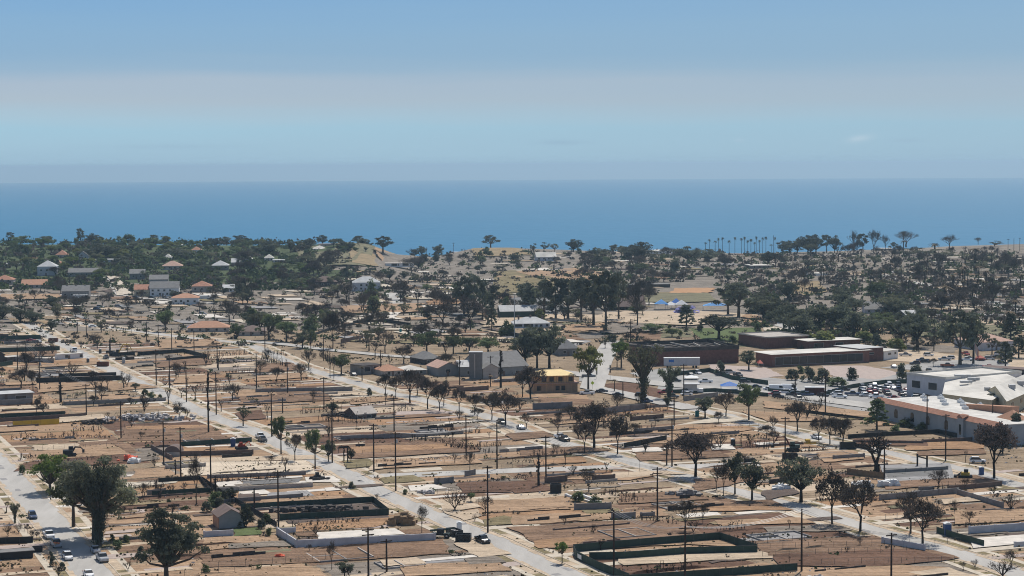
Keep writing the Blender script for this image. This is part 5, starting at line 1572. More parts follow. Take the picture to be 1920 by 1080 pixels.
# ---- machines
def machine(name, x, y, rz, parts, label, cat):
    P = G(x, y); o = empty(name, P, rz)
    for n, b, mt in parts: b.build(n, [M[q] for q in mt], o)
    return tag(o, label, cat)
def tracks():
    b = MB()
    for s in (-1, 1): loft(b, [(2.0, .01, .3, .6), (1.7, .3, .05, .95), (-1.7, .3, .05, .95), (-2.0, .01, .3, .6)]); n = len(b.v); b.v[-16:] = [(v[0], v[1] + s * 1.15, v[2]) for v in b.v[-16:]]
    return b
def excavator(x, y, rz, label, mt='mgreen', am='yellow', k=1.0):
    cab = MB(); cab.box((-.5, 0, 1.6), (3.0, 2.3, 1.0)); cab.box((.3, .7, 2.4), (1.4, .9, 1.4))
    boom = MB(); boom.tube([(.9, 0, 1.7), (2.6 * k, 0, 4.6 * k), (5.0 * k, 0, 4.4 * k)], [.3, .32, .2], 5)
    stick = MB(); stick.tube([(4.7 * k, 0, 4.7 * k), (6.2 * k, 0, 2.2)], [.22, .14], 5)
    bk = MB(); bk.prism([(5.9 * k, -.5), (6.9 * k, -.5), (6.9 * k, .5), (5.9 * k, .5)], 1.2, 2.2)
    machine('excavator', x, y, rz, (('track', tracks(), ['black']), ('cab', cab, [mt]), ('boom', boom, [am]), ('dipper_arm', stick, [am]), ('bucket', bk, ['black'])), label, 'excavator')
excavator(219, 668, -.1, 'dark excavator with raised yellow arm beside the long street', 'black', 'yellow', 1.25)
excavator(131, 856, .1, 'dark excavator with bent arm behind the bright-topped tree', 'black', 'black', .65)
excavator(1487, 846, math.pi, 'excavator with rusty arm on the pale lot beside the utility pole', 'mgreen', 'rust', 1.0)
b = MB(); b.box((0, 0, 1.5), (1.6, 1.6, 1.4)); c = MB(); c.tube([(-2.6, .4, 1.6), (3.4, .4, 2.3)], [.28, .2], 5); t = MB(); t.box((0, 0, .85), (4.6, 1.4, .5))
w = []
for (a, e) in ((1.7, 1), (1.7, -1), (-1.7, 1), (-1.7, -1)):
    q = MB(); q.tube([(a, e - .22, .62), (a, e + .22, .62)], .62, 12); q.tube([(a, e - .24, .62), (a, e + .24, .62)], .26, 8, mi=1); w.append(('wheel', q, ['tyre', 'iron']))
machine('telehandler', 826, 1008, -.15, [('cab', b, ['black']), ('boom', c, ['mgreen']), ('chassis', t, ['mgreen'])] + w, 'dark green telehandler with long boom at the end of the white wall', 'telehandler')
b = MB(); b.box((0, 0, 1.3), (2.4, 1.5, 1.0)); b.box((-.2, 0, 2.2), (1.2, 1.3, .9), mi=1); c = MB(); c.tube([(1.0, .6, 1.8), (2.4, .6, .7)], .15, 5); c.tube([(1.0, -.6, 1.8), (2.4, -.6, .7)], .15, 5); c.box((2.8, 0, .6), (.8, 2, .7))
machine('wheel_loader', 1810, 897, 2.9, (('body', b, ['yellow', 'black']), ('bucket', c, ['black']), ('track', tracks(), ['black'])), 'yellow loader facing left under the large scorched tree', 'loader')
b = MB(); b.box((0, 0, 1.2), (2.2, 1.4, .9)); b.box((-.2, 0, 2.0), (1.0, 1.2, .8)); c = MB(); c.tube([(.8, 0, 1.6), (2.4, 0, 2.6), (3.0, 0, 1.0)], .14, 5)
machine('skid_steer', 453, 843, .3, (('body', b, ['redp']), ('arm', c, ['orange']), ('track', tracks(), ['black'])), 'small red digger on the sandy pad beside the blue toilet', 'digger')
b = MB(); b.box((0, 0, 1.0), (1.8, 1.2, .8)); b.box((0, 0, 1.8), (.9, .9, .9)); c = MB(); c.tube([(.7, 0, 1.3), (1.6, 0, 2.4), (2.2, 0, .8)], .12, 5)
machine('mini_digger', 595, 900, .5, (('body', b, ['black']), ('arm', c, ['black']), ('track', tracks(), ['black'])), 'small black mini digger on the pale slab by the long street', 'digger')
b = MB(); b.box((0, 0, 1.3), (3.4, 2.0, .5)); b.box((-.8, 0, 2.0), (1.4, 1.8, 1.0)); c = MB(); c.prism([(-2.6, -.9), (2.8, -.9), (2.8, .9), (-2.6, .9)], 1.56, 1.9)
machine('dump_trailer', 1519, 838, .1, (('chassis', b, ['yellow']), ('bed', c, ['cream'])), 'pale yellow tipper parked below the boxy burnt trees', 'trailer')
b = MB(); b.tube([(0, 0, 0), (0, 0, 9)], [.25, .12], 6); c = MB(); c.box((0, 0, 1.2), (4, 1.8, 1.0))
machine('drill_rig', 207, 664, .0, (('mast', b, ['black']), ('body', c, ['black'])), 'upright black drill mast left of the excavator arm', 'drill rig')
# ---- skips, toilets, bins
def skip(x, y, rz, L, Wd, h, mt, label):
    P = G(x, y); o = empty('skip', P, rz); b = MB()
    for s in (-1, 1): b.box((0, s * Wd / 2, h / 2 + .1), (L, .12, h)); b.box((s * (L / 2 - .06), 0, h / 2 + .1), (.12, Wd - .13, h))
    b.box((0, 0, .2), (L - .25, Wd - .25, .1))
    for i in range(6): b.box((-L / 2 + L * (i + .5) / 6, -Wd / 2 - .09, h / 2 + .1), (.1, .06, h))
    b.build('container', [M[mt]], o)
    c = MB()
    for i in range(10): c.box((WR.uniform(-L * .35, L * .35), WR.uniform(-Wd * .3, Wd * .3), h * .7), (WR.uniform(.4, 1.2), .4, .3), WR.uniform(0, 3))
    c.build('debris', [M['rubble']], o)
    tag(o, label, 'skip', 'skips')
skip(869, 1016, -.12, 3.6, 2.2, 1.9, 'black', 'black open skip beside the black pickup')
skip(852, 1004, -1.1, 5.0, 2.2, 1.5, 'black', 'dark long skip behind the open skip and telehandler')
skip(100, 641, -.05, 4.5, 2.4, 1.8, 'rust', 'rust red skip on the upper part of the long street')
skip(193, 687, -.05, 5, 2.4, 2.0, 'rust', 'rust red skip lower down the long street')
skip(70, 1035, .2, 2.4, 1.8, 1.2, 'black', 'small black skip beside the left screened lot')
skip(1481, 862, .0, 4.5, 2.2, 1.9, 'black', 'black skip beside the pole on the pale lot')
skip(1590, 842, .0, 5, 2.2, 2.0, 'kfab', 'dark skip in the shade of the street trees at right')
skip(1042, 924, .05, 3.0, 2.2, 2.4, 'black', 'black container beside the sunken pool lot')
def loo(x, y, mt, label, s=1.0):
    P = G(x, y); o = empty('portable_toilet', P, .1); b = MB(); b.prism([(-.6, -.6), (.6, -.6), (.6, .6), (-.6, .6)], 0, 2.1); b.build('cabin', [M[mt]], o)
    c = MB(); loft(c, [(-.66, .66, 2.103, 2.2), (0, .66, 2.103, 2.45), (.66, .66, 2.103, 2.2)]); c.build('roof', [M['white']], o)
    c = MB(); c.box((0, -.625, 1.0), (.8, .05, 1.8)); c.build('door', [M[mt]], o); o.scale = (s, s, s); tag(o, label, 'toilet', 'portable toilets')
loo(437, 838, 'bluep', 'blue portable toilet with white roof on the sandy pad', 1.25)
loo(1307, 781, 'teal', 'teal portable toilet under the dark round tree')
loo(1776, 1004, 'bluep', 'blue portable toilet with white roof behind the green fence', 1.35)
loo(165, 681, 'post', 'dark portable toilet right of the white site office')
loo(232, 681, 'iron', 'grey portable toilet beside the excavator', 1.1)
loo(188, 663, 'post', 'brown cabin left of the drill rig')
loo(751, 624, 'teal', 'turquoise portable toilet behind the gnarled trees')
loo(1840, 890, 'bluep', 'blue cylinder bin at the foot of the large scorched tree')
loo(91, 657, 'white', 'white-roofed portable toilet on the second green fence')
loo(1374, 836, 'black', 'black tall cabinet beside the burnt hedge')
loo(861, 996, 'white', 'white topped portable toilet behind the open skip')

# ================================================================ buildings
def frame(P, rz): return Matrix.Translation(P) @ Matrix.Rotation(rz, 4, 'Z')
def house(name, label, cat, a, c, dp, h, roof='flat', wall='cream', rmat='rwhite', rh=2.0, over=.4, wins=None, door=True, side=None, z=0, winmat='glass', parapet=0, chimneys=0, group=None):
    """a, c: photo points at the left and right end of the front base line; dp: depth in metres; h: eaves height in photo pixels"""
    A = G(*a); C = G(*c)
    if depth(A) > 1000 and a[0] < 1200: C = A + Vector((math.cos(.12), math.sin(.12), 0)) * ((c[0] - a[0]) * MPP(A) * .96); dp = min(dp, 14)
    A.z = C.z = min(A.z, C.z) + z
    L = (C - A).length; rz = math.atan2(C.y - A.y, C.x - A.x); mp_ = MPP(A); h = h * mp_
    o = empty(name, A, rz)
    b = MB(); b.prism([(0, 0), (L, 0), (L, dp), (0, dp)], -1.0, h)
    if roof == 'gable_side':      # ridge parallel to the front
        b.add([(0, 0, h), (0, dp, h), (0, dp / 2, h + rh), (L, 0, h), (L, dp, h), (L, dp / 2, h + rh)], ((0, 2, 1), (3, 4, 5)))
    if roof == 'gable_front':
        b.add([(0, 0, h), (L, 0, h), (L / 2, 0, h + rh), (0, dp, h), (L, dp, h), (L / 2, dp, h + rh)], ((0, 1, 2), (4, 3, 5)))
    b.build('wall', [M[wall]], o)
    r = MB(); e = over; t = .14
    def slab(p): 
        r.add([(q[0], q[1], q[2] + .02) for q in p] + [(q[0], q[1], q[2] + t) for q in p], [tuple(range(len(p) - 1, -1, -1)), tuple(range(len(p), 2 * len(p)))] + [(i, (i + 1) % len(p), len(p) + (i + 1) % len(p), len(p) + i) for i in range(len(p))])
    if roof == 'flat':
        slab([(-e, -e, h), (L + e, -e, h), (L + e, dp + e, h), (-e, dp + e, h)])
        if parapet:
            for p0, p1 in (((-e, -e), (L + e, -e)), ((L + e, -e), (L + e, dp + e)), ((L + e, dp + e), (-e, dp + e)), ((-e, dp + e), (-e, -e))): r.wall([Vector((*p0, h + t + .003)), Vector((*p1, h + t + .003))], parapet, .2, drop=0)
    elif roof == 'gable_side':
        k = e * rh / (dp / 2)
        slab([(-e, -e, h - k), (L + e, -e, h - k), (L + e, dp / 2, h + rh), (-e, dp / 2, h + rh)]); slab([(-e, dp / 2 + .003, h + rh), (L + e, dp / 2 + .003, h + rh), (L + e, dp + e, h - k), (-e, dp + e, h - k)])
    elif roof == 'gable_front':
        k = e * rh / (L / 2)
        slab([(-e, -e, h - k), (L / 2, -e, h + rh), (L / 2, dp + e, h + rh), (-e, dp + e, h - k)]); slab([(L / 2 + .003, -e, h + rh), (L + e, -e, h - k), (L + e, dp + e, h - k), (L / 2 + .003, dp + e, h + rh)])
    elif roof == 'hip':
        i = min(L, dp) / 2; p = [(-e, -e, h), (L + e, -e, h), (L + e, dp + e, h), (-e, dp + e, h)]
        if L > dp: q = [(i, dp / 2, h + rh), (L - i, dp / 2, h + rh)]; fs = ((0, 1, 5, 4), (2, 3, 4, 5), (3, 0, 4), (1, 2, 5), (3, 2, 1, 0))
        else: q = [(L / 2, i, h + rh), (L / 2, dp - i, h + rh)]; fs = ((0, 1, 4), (1, 2, 5, 4), (2, 3, 5), (3, 0, 4, 5), (3, 2, 1, 0))
        r.add([(v[0], v[1], v[2] + .02) for v in p] + q, fs)
    ro = r.build('roof', [M[rmat]], o)
    for k in range(chimneys):
        c_ = MB(); x = L * (k + .5) / chimneys; c_.box((x, dp * .5, h + rh * .7 + .6), (.9, .9, 2.2)); c_.build('chimney', [M['wallb']], ro)
    if wins is None: wins = [((i + .5) / max(1, int(L / 4)), .55) for i in range(max(1, int(L / 4)))]
    for wn in wins:
        u_, v_ = wn[0], wn[1]; ww = wn[2] if len(wn) > 2 else 1.3; wh = wn[3] if len(wn) > 3 else 1.2
        f = MB(); f.box((L * u_, -.03, h * v_), (ww + .24, .08, wh + .24)); wo = f.build('window', [M['dull']], o)
        f = MB(); f.box((L * u_, -.062, h * v_), (ww, .06, wh)); f.build('pane', [M[winmat]], wo)
    for wn in side or ():        # right-hand end
        f = MB(); f.box((L + .03, dp * wn[0], h * wn[1]), (.08, 1.3, 1.2)); wo = f.build('window', [M['dull']], o)
        f = MB(); f.box((L + .062, dp * wn[0], h * wn[1]), (.06, 1.1, 1.0)); f.build('pane', [M[winmat]], wo)
    if door:
        f = MB(); f.box((L * .45, -.05, 1.05), (1.0, .1, 2.1)); f.build('door', [M['wallb']], o)
    tag(o, label, cat, group or 'buildings')
    o['_L'] = L; o['_h'] = h
    return o
H = house
# near: garage, sheds, site office
H('garage', 'grey gabled garage with orange end wall on the green lawn', 'garage', (411, 993), (457, 990), 8.5, 24, 'gable_front', 'greyw', 'rbrown', 1.7, wins=[], door=False)
b = MB(); gq = [q for q in COL.objects if q.name == 'garage'][0]; b.box((-.05, 4.2, 1.4), (.1, 7.6, 2.7)); b.build('garage_door', [M['ored']], gq)
P = G(308, 856); b = MB()
for i in range(9):
    a0, a1 = math.pi * i / 9, math.pi * (i + 1) / 9; w = 15 * MPP(P)
    b.quad((w - w * math.cos(a0), 0, 1.4 + 1.9 * math.sin(a0)), (w - w * math.cos(a1), 0, 1.4 + 1.9 * math.sin(a1)), (w - w * math.cos(a1), 5, 1.4 + 1.9 * math.sin(a1)), (w - w * math.cos(a0), 5, 1.4 + 1.9 * math.sin(a0)))
b.add([(w - w * math.cos(math.pi * i / 9), 0, 1.4 + 1.9 * math.sin(math.pi * i / 9)) for i in range(10)], (tuple(range(9, -1, -1)),))
o = empty('domed_shed', P, -.07); b.build('roof', [M['rbrown']], o); c = MB(); c.prism([(0, .01), (2 * w, .01), (2 * w, 5), (0, 5)], -.2, 1.4); c.build('wall', [M['wallp']], o); tag(o, 'domed brown-roofed shed beside the sandy pad', 'shed')
H('site_office', 'long white site office cabin beside the long diagonal street', 'cabin', (108, 676), (156, 673), 3.2, 11, 'flat', 'white', 'rwhite', wins=[(.35, .6), (.92, .6)], over=.15)
H('flat_roofed_building', 'flat pale-roofed long building with graffiti at the left edge', 'building', (-30, 752), (62, 747), 10, 11, 'flat', 'wall', 'rpale', wins=[(.75, .35, 4, 1.1)], over=.6)
H('shed', 'small white-roofed open shed at the left among burnt yards', 'shed', (14, 679), (38, 677), 5, 9, 'flat', 'post', 'rwhite', wins=[])
H('dark_shed', 'dark gabled shed at the left edge beside the white-roofed shed', 'shed', (-12, 681), (9, 679), 6, 14, 'gable_front', 'wallc', 'rgrey', 2, wins=[])
H('container_shed', 'black low shed roof in the yard at the bottom left corner', 'shed', (-20, 1052), (62, 1046), 3, 14, 'flat', 'black', 'rgrey', wins=[], door=False)
# timber-frame house
A = G(1000, 737); C = G(1083, 735); L = (C - A).length; rz = math.atan2(C.y - A.y, C.x - A.x); k = MPP(A)
o = empty('timber_house', A, rz); h1 = 17 * k; h2 = 32 * k; dp = 11
b = MB(); b.prism([(0, 0), (L, 0), (L, dp), (0, dp)], -.5, h1); b.build('wall', [M['osb']], o)
b = MB(); b.prism([(L * .06, .8), (L * .93, .8), (L * .93, dp), (L * .06, dp)], h1 + .25, h2)
for i in range(16): b.box((L * (.08 + .84 * i / 15), .74, (h1 + h2) / 2), (.22, .12, h2 - h1 - .4), mi=1)
b.build('upper_wall', [M['wood'], M['osb']], o)
b = MB(); b.prism([(-.6, -.8), (L + .6, -.8), (L + .6, dp), (-.6, dp)], h1, h1 + .24); b.build('floor_deck', [M['tilep']], o)
b = MB(); i = 4.5; b.add([(0, -.4, h2), (L * .97, -.4, h2), (L * .97, dp, h2), (0, dp, h2), (i, dp / 2, h2 + 9 * k), (L - i - 1, dp / 2, h2 + 9 * k)], ((0, 1, 5, 4), (2, 3, 4, 5), (3, 0, 4), (1, 2, 5), (3, 2, 1, 0)))
for j in range(30): b.box((L * (.02 + .93 * j / 29), -.5, h2 - .12), (.14, .6, .2))
b.build('roof', [M['ply']], o)
for u_, z in ((.13, .5), (.55, .5), (.68, .5), (.25, 1.45), (.62, 1.45), (.42, 1.45), (.85, 1.45)):
    f = MB(); f.box((L * u_, -.04 if z < 1 else .70, h1 * z), (1.7, .1, 1.8)); f.build('window', [M['wallc']], o)
for j in range(8):
    b = MB(); b.tube([(L * j / 7, -1.0, -.2), (L * j / 7, -1.0, h1 + 1)], .05, 4); b.build('scaffold_post', [M['wood']], o)
tag(o, 'timber-frame house under construction with new yellow plywood roof', 'house', 'buildings')
# tower building
o = H('church', 'grey hall with low gabled roofs and a square tower', 'church', (908, 707), (990, 702), 22, 17, 'gable_side', 'greyw', 'rgrey', 5.5, wins=[(.3, .35), (.75, .35)])
H('church_porch', 'small gabled grey porch right of the square tower', 'building', (906, 711), (934, 709), 5, 20, 'gable_front', 'wallp', 'rgrey', 1.8, wins=[], over=.5)
H('church_wing', 'white-roofed low wing left of the square tower', 'building', (862, 706), (905, 705), 16, 18, 'gable_side', 'greyw', 'rpale', 2, wins=[(.4, .4)])
A = G(880, 711); k = MPP(A); t = MB(); w = 24 * k; hh = 50 * k; t.prism([(0, 0), (w, 0), (w, w * .8), (0, w * .8)], -.3, hh); t.box((w * .42, -.1, hh * .5), (.5, .25, hh * .9), mi=1); t.box((w * .5, w * .4, hh + .15), (w + .4, w * .8 + .4, .3), mi=2)
q = t.build('bell_tower', [M['conc'], M['wallp'], M['rpale']]); q.location = A; q.rotation_euler = (0, 0, -.05); tag(q, 'square board-marked concrete tower with pale flat top', 'tower', 'buildings')
H('house', 'grey gabled house with terracotta roof left of the square tower', 'house', (822, 706), (862, 704), 14, 16, 'gable_front', 'greyw', 'tilep', 2.2, wins=[(.45, .6, 2.2, 1.4)], group='buildings')
H('house', 'low house with orange-tiled roof behind the scorched street trees', 'house', (720, 706), (757, 704), 12, 10, 'hip', 'wallp', 'ored', 2.2)
H('house', 'low house with white patched roof beside the orange-tiled roof', 'house', (758, 704), (800, 702), 12, 9, 'hip', 'greyw', 'rwhite', 1.6)
H('house', 'dark-roofed house among shrubs behind the terracotta gable', 'house', (795, 684), (828, 682), 14, 10, 'hip', 'wallc', 'rgrey', 3)
H('ruined_house', 'fire-gutted house shell with grey walls left of the orange-tiled roof', 'ruin', (682, 703), (716, 700), 10, 17, 'flat', 'wall', 'wallc', wins=[(.2, .6, 3, 2), (.7, .6, 3, 2)])
H('ruined_house', 'low burnt house shell with pale walls in the middle lots', 'ruin', (668, 786), (706, 783), 9, 9, 'gable_side', 'wallc', 'wallp', 2, wins=[(.2, .4, 2, 1), (.6, .4, 2, 1)])
# brick school
H('brick_hall', 'long roofless dark brick hall behind the white trailer', 'school', (1232, 686), (1385, 680), 34, 26, 'flat', 'brick', 'wallc', wins=[], door=False, parapet=1.6, over=.1)  # no real roof: black slab stands in for the dark open interior
hall = [q for q in COL.objects if q.name == 'brick_hall'][0]; L = hall['_L']; k = hall['_h']
for i in range(14):
    b = MB(); x = L * (i + .5) / 14; b.box((x, 17 + WR.uniform(-6, 6), k + .9 + WR.uniform(0, .5)), (.4, WR.uniform(10, 26), .4), WR.uniform(-.3, .3)); b.build('roof_beam', [M['wallc' if i % 3 else 'wallp']], hall)
H('brick_classrooms', 'brick classroom block with white flat roof and dark window bays', 'school', (1448, 688), (1630, 679), 15, 23, 'flat', 'brickl', 'rwhite', wins=[(.07 + .082 * i, .45, 4.0, 3.4) for i in range(11)], door=False, over=1.2)  # brick of a paler red than the hall
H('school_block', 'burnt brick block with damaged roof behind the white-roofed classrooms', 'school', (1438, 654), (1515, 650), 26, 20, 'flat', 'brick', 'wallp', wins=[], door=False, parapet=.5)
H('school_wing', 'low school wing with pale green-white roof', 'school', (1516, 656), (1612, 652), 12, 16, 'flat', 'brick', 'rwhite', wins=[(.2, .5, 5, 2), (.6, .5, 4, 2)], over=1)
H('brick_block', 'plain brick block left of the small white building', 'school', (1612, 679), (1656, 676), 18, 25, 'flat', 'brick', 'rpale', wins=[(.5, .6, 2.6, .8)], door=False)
H('white_annex', 'small white annex at the right end of the brick school', 'school', (1657, 676), (1684, 672), 16, 17, 'flat', 'white', 'rwhite', wins=[(.4, .65, 2.4, .9), (.8, .65, 1.6, .9)], door=False)
# arched-window building: parapet with tile coping, arched windows
A = G(1642, 785); C = G(1872, 838); L = (C - A).length; rz = math.atan2(C.y - A.y, C.x - A.x); k = MPP(A)
o = empty('arcaded_building', A, rz); h = 36 * k; dp = 24
b = MB(); b.prism([(0, 0), (L, 0), (L, dp), (0, dp)], -.5, h); b.build('wall', [M['stucco']], o)
b = MB(); b.prism([(-.1, .6), (L + .1, .6), (L + .1, dp), (-.1, dp)], h + .003, h + .25); b.build('roof', [M['dull']], o)
b = MB(); b.add([(-.4, -.7, h - .5), (L + .4, -.7, h - .5), (L + .4, 1.3, h + .9), (-.4, 1.3, h + .9), (-.4, 1.3, h), (L + .4, 1.3, h)], ((0, 1, 2, 3), (3, 2, 5, 4), (0, 4, 5, 1), (0, 3, 4), (1, 5, 2)))
b.build('tile_coping', [M['tile']], o)
b = MB()
b.add([(L * .45, 14, h + .25), (L * .72, 18, h + .25), (L * .72, 22, h + .25), (L * .45, 16, h + .25), (L * .45, 14, h + 1.6), (L * .72, 18, h + 2.8), (L * .72, 22, h + 2.8), (L * .45, 16, h + 1.6)], ((0, 1, 5, 4), (1, 2, 6, 5), (2, 3, 7, 6), (3, 0, 4, 7), (4, 5, 6, 7)))
b.add([(L * .78, 10, h + .25), (L * .92, 10, h + .25), (L * .92, 16, h + .25), (L * .78, 16, h + .25), (L * .85, 13, h + 3.2)], ((0, 1, 4), (1, 2, 4), (2, 3, 4), (3, 0, 4)))
b.build('tiled_roof', [M['ored']], o)
for u_, ar in ((.32, 1), (.45, 1), (.60, 1), (.83, 0), (.18, 1)):
    f = MB(); n = 8; w = 1.1; zb = h * .28; zt = h * .58
    pts = [(-w, zb), (w, zb)] + ([(w * math.cos(math.pi * i / n), zt + w * math.sin(math.pi * i / n)) for i in range(n + 1)] if ar else [(w, zt), (-w, zt)])
    m_ = len(pts)
    f.add([(L * u_ + p[0], -.05, p[1]) for p in pts] + [(L * u_ + p[0], .05, p[1]) for p in pts], [tuple(range(m_))] + [(i, m_ + i, m_ + (i + 1) % m_, (i + 1) % m_) for i in range(m_)])
    f.build('arched_window' if ar else 'window', [M['glass']], o)
f = MB(); f.box((L * .73, -.5, h * .5), (3.2, 1.0, h)); f.box((L * .73, -1.02, h * .45), (1.2, .06, h * .5), mi=1); f.build('entrance_bay', [M['stucco'], M['glass']], o)
f = MB(); f.add([(L * .73 - 2, -1.3, h + .1), (L * .73 + 2, -1.3, h + .1), (L * .73 + 2, 1.2, h + 1.2), (L * .73 - 2, 1.2, h + 1.2), (L * .73, -1.4, h + 1.3)], ((0, 1, 4), (0, 4, 3), (1, 2, 4), (2, 3, 4))); f.build('bay_roof', [M['tile']], o)
for i in range(9):
    f = MB(); f.box((L * (.05 + .055 * i), 17 + 5 * math.sin(i * 2.1), h + .7), (1.9, 1.6, .9)); f.tube([(L * (.05 + .055 * i), 17 + 5 * math.sin(i * 2.1), h + 1.1), (L * (.05 + .055 * i), 17 + 5 * math.sin(i * 2.1), h + 1.8)], [.8, .3], 6); f.build('roof_vent', [M['white']], o)
tag(o, 'long blue-grey building with arched windows and terracotta coping', 'building', 'buildings')
# white flat-roofed buildings behind it
o = H('white_building', 'large white flat-roofed building with sloping white roof sheet', 'building', (1700, 742), (1772, 752), 40, 40, 'flat', 'lav', 'rwhite', wins=[(.25, .6, 4.4, 2.6), (.68, .6, 4.4, 2.6), (.4, .12, 9, 1.2)], door=False, parapet=.7, over=.1)
for n_, x, y, z0, z1, sx, sy, mt_ in (('roof_tower', 1772, 735, 5, 11.0, 7, 6, 'lav'), ('roof_block', 1790, 725, 6, 10.2, 6, 5, 'dull'), ('roof_vent', 1725, 722, 6, 10, 3, 2, 'iron'), ('roof_vent', 1748, 724, 6, 9.9, 2.4, 2, 'iron')):
    P = G(x, y, 8) - o.location; b = MB(); b.box((0, 0, (z0 + z1) / 2), (sx, sy, z1 - z0)); q = b.build(n_, [M[mt_]], o); q.matrix_parent_inverse = o.matrix_basis.inverted(); q.location = (P.x + o.location.x, P.y + o.location.y, 0); q.parent = o
def slabpoly(name, pts, wallm, roofm, label, extra=()):
    P = G(pts[0][0], pts[0][1], pts[0][2]); O = Vector((P.x, P.y, 0)); o = empty(name, O)
    q = [G(*p) - O for p in pts]; n = len(q)
    b = MB(); b.add([(v.x, v.y, v.z - .15) for v in q] + [(v.x, v.y, -1) for v in q], [(i, n + i, n + (i + 1) % n, (i + 1) % n) for i in range(n)]); b.build('wall', [M[wallm]], o)
    c = sum(q, Vector()) / n; c.z += .6
    b = MB(); e = [v + (v - c).normalized() * .5 for v in q]; b.add([tuple(v) for v in e] + [tuple(c)], [(i, (i + 1) % n, n) for i in range(n)]); b.build('roof', [M[roofm]], o)
    for (x, y, z, sx, sy, sz) in extra:
        P = G(x, y, z) - O; b = MB(); b.box((P.x, P.y, z + sz * .3), (sx, sy, sz)); b.box((P.x + sx * .8, P.y + 1, z + sz * .2), (sx * .5, sy * .5, sz)); b.build('roof_plant', [M['iron']], o)
    tag(o, label, 'building', 'buildings'); return o
o = slabpoly('white_hall', [(1768, 738, 5.5), (1860, 750, 5.5), (1915, 714, 8), (1880, 698, 8.6), (1812, 694, 8.8), (1776, 706, 8.2)], 'cream', 'rwhite', 'large hall with broad white roof and cream wall facing the vents', ((1800, 707, 8.5, 4, 2, 1.2), (1808, 717, 8, 3, 2, .8), (1822, 712, 8.3, 3, 1.6, 1), (1850, 730, 7, 1.5, 1.5, 1.0)))
a, b_2, c_, e_ = G(1848, 734, 6), G(1886, 750, 6), G(1869, 724, 9.4), G(1965, 716, 6) - G(1886, 750, 6)
O = Vector((a.x, a.y, 0)); o = empty('cream_building', O); e_.z = 0
w = [Vector((v.x, v.y, v.z)) - O for v in (a, b_2, c_)]; gmid = (w[0] + w[1]) / 2; w[2] = Vector((gmid.x, gmid.y, w[2].z))
b = MB(); lo = [Vector((v.x, v.y, -1)) for v in w[:2]]
b.add([w[0], w[1], w[2], lo[0], lo[1], w[0] + e_, w[1] + e_, w[2] + e_, lo[0] + e_, lo[1] + e_], ((3, 4, 1, 2, 0), (4, 9, 6, 1), (8, 3, 0, 5), (9, 8, 5, 7, 6))); b.build('wall', [M['cream']], o)
r = MB(); up_ = Vector((0, 0, .12)); ov = (w[1] - w[2]) * .12; ol = (w[0] - w[2]) * .12; f_ = e_.normalized() * -.6
r.add([w[2] + f_ + up_, w[1] + ov + f_ + up_, w[1] + ov + e_ + up_, w[2] + e_ + up_, w[0] + ol + f_ + up_, w[0] + ol + e_ + up_], ((0, 1, 2, 3), (4, 0, 3, 5))); ro = r.build('roof', [M['rwhite']], o)
for t_i in (.25, .45, .7):
    b = MB(); P = w[2].lerp(w[1], .5) + e_ * t_i; b.box((P.x, P.y, P.z + .7), (2.2, 2.0, 1.5)); b.build('roof_plant', [M['iron']], ro)
d_ = (w[1] - w[0]).normalized(); n_v = Vector((d_.y, -d_.x, 0))
for t_i, z, ww in ((.55, 5.0, 5.5), (.6, 1.6, 3)):
    P = w[0].lerp(w[1], t_i) + n_v * .05; b = MB(); b.box((P.x, P.y, z), (ww, .1, 1.3), math.atan2(d_.y, d_.x)); b.build('window', [M['glass']], o)
for t_i in (.15, .35, .6):
    P = w[1] + e_ * t_i; d2 = e_.normalized(); P = P + Vector((d2.y, -d2.x, 0)) * .05; b = MB(); b.box((P.x, P.y, 3.4), (3.2, .1, 1.4), math.atan2(d2.y, d2.x)); b.build('window', [M['glass']], o)
tag(o, 'cream gabled building with white roof and roof plant at the right edge', 'building', 'buildings')
H('white_building', 'low white building beyond the trees at the right edge', 'building', (1885, 800), (1990, 830), 30, 22, 'flat', 'lav', 'rwhite', wins=[(.1, .4)], door=False)
H('fence_shed', 'red-trimmed low canopy at the far end of the car park', 'canopy', (1838, 698), (1930, 704), 8, 10, 'flat', 'wallc', 'rbrown', wins=[], door=False)
# trailers
A = G(1245, 690); o = empty('trailer', A, -.03); k = MPP(A); L = 67 * k
b = MB(); b.prism([(0, 0), (L, 0), (L, 2.6), (0, 2.6)], 1.0, 1 + 14 * k); b.build('body', [M['lav']], o); b = MB(); b.prism([(-.1, -.1), (L + .1, -.1), (L + .1, 2.7), (-.1, 2.7)], 1.003 + 14 * k, 1.25 + 14 * k); b.build('roof', [M['white']], o)
b = MB()
for i in range(7): b.box((L * (.145 + .02 * i), -.03, 1 + 9 * k), (.34, .05, .9 if i % 3 else 1.3))
b.build('lettering', [M['blue']], o)
for x in (.1, .18, .82, .9):
    b = MB(); b.tube([(L * x, .1, .5), (L * x, .5, .5)], .5, 10); b.build('wheel', [M['tyre']], o)
tag(o, 'long white box trailer parked against the brick hall', 'trailer')
A = G(1283, 737); o = empty('box_truck', A, -.05); k = MPP(A); L = 24 * k
b = MB(); b.prism([(0, 0), (L, 0), (L, 2.6), (0, 2.6)], .8, 16 * k); b.build('box', [M['dull']], o); b = MB(); b.prism([(-.6, -.4), (L + 1, -.4), (L + 1, 3), (-.6, 3)], 16.05 * k, 18 * k); b.build('roof', [M['white']], o)
b = MB(); b.prism([(L + .1, .1), (L + 2.4, .1), (L + 2.4, 2.4), (L + .1, 2.4)], .5, 8 * k); b.build('cab', [M['white']], o)
tag(o, 'white box truck by the pale wall below the brick hall', 'truck')
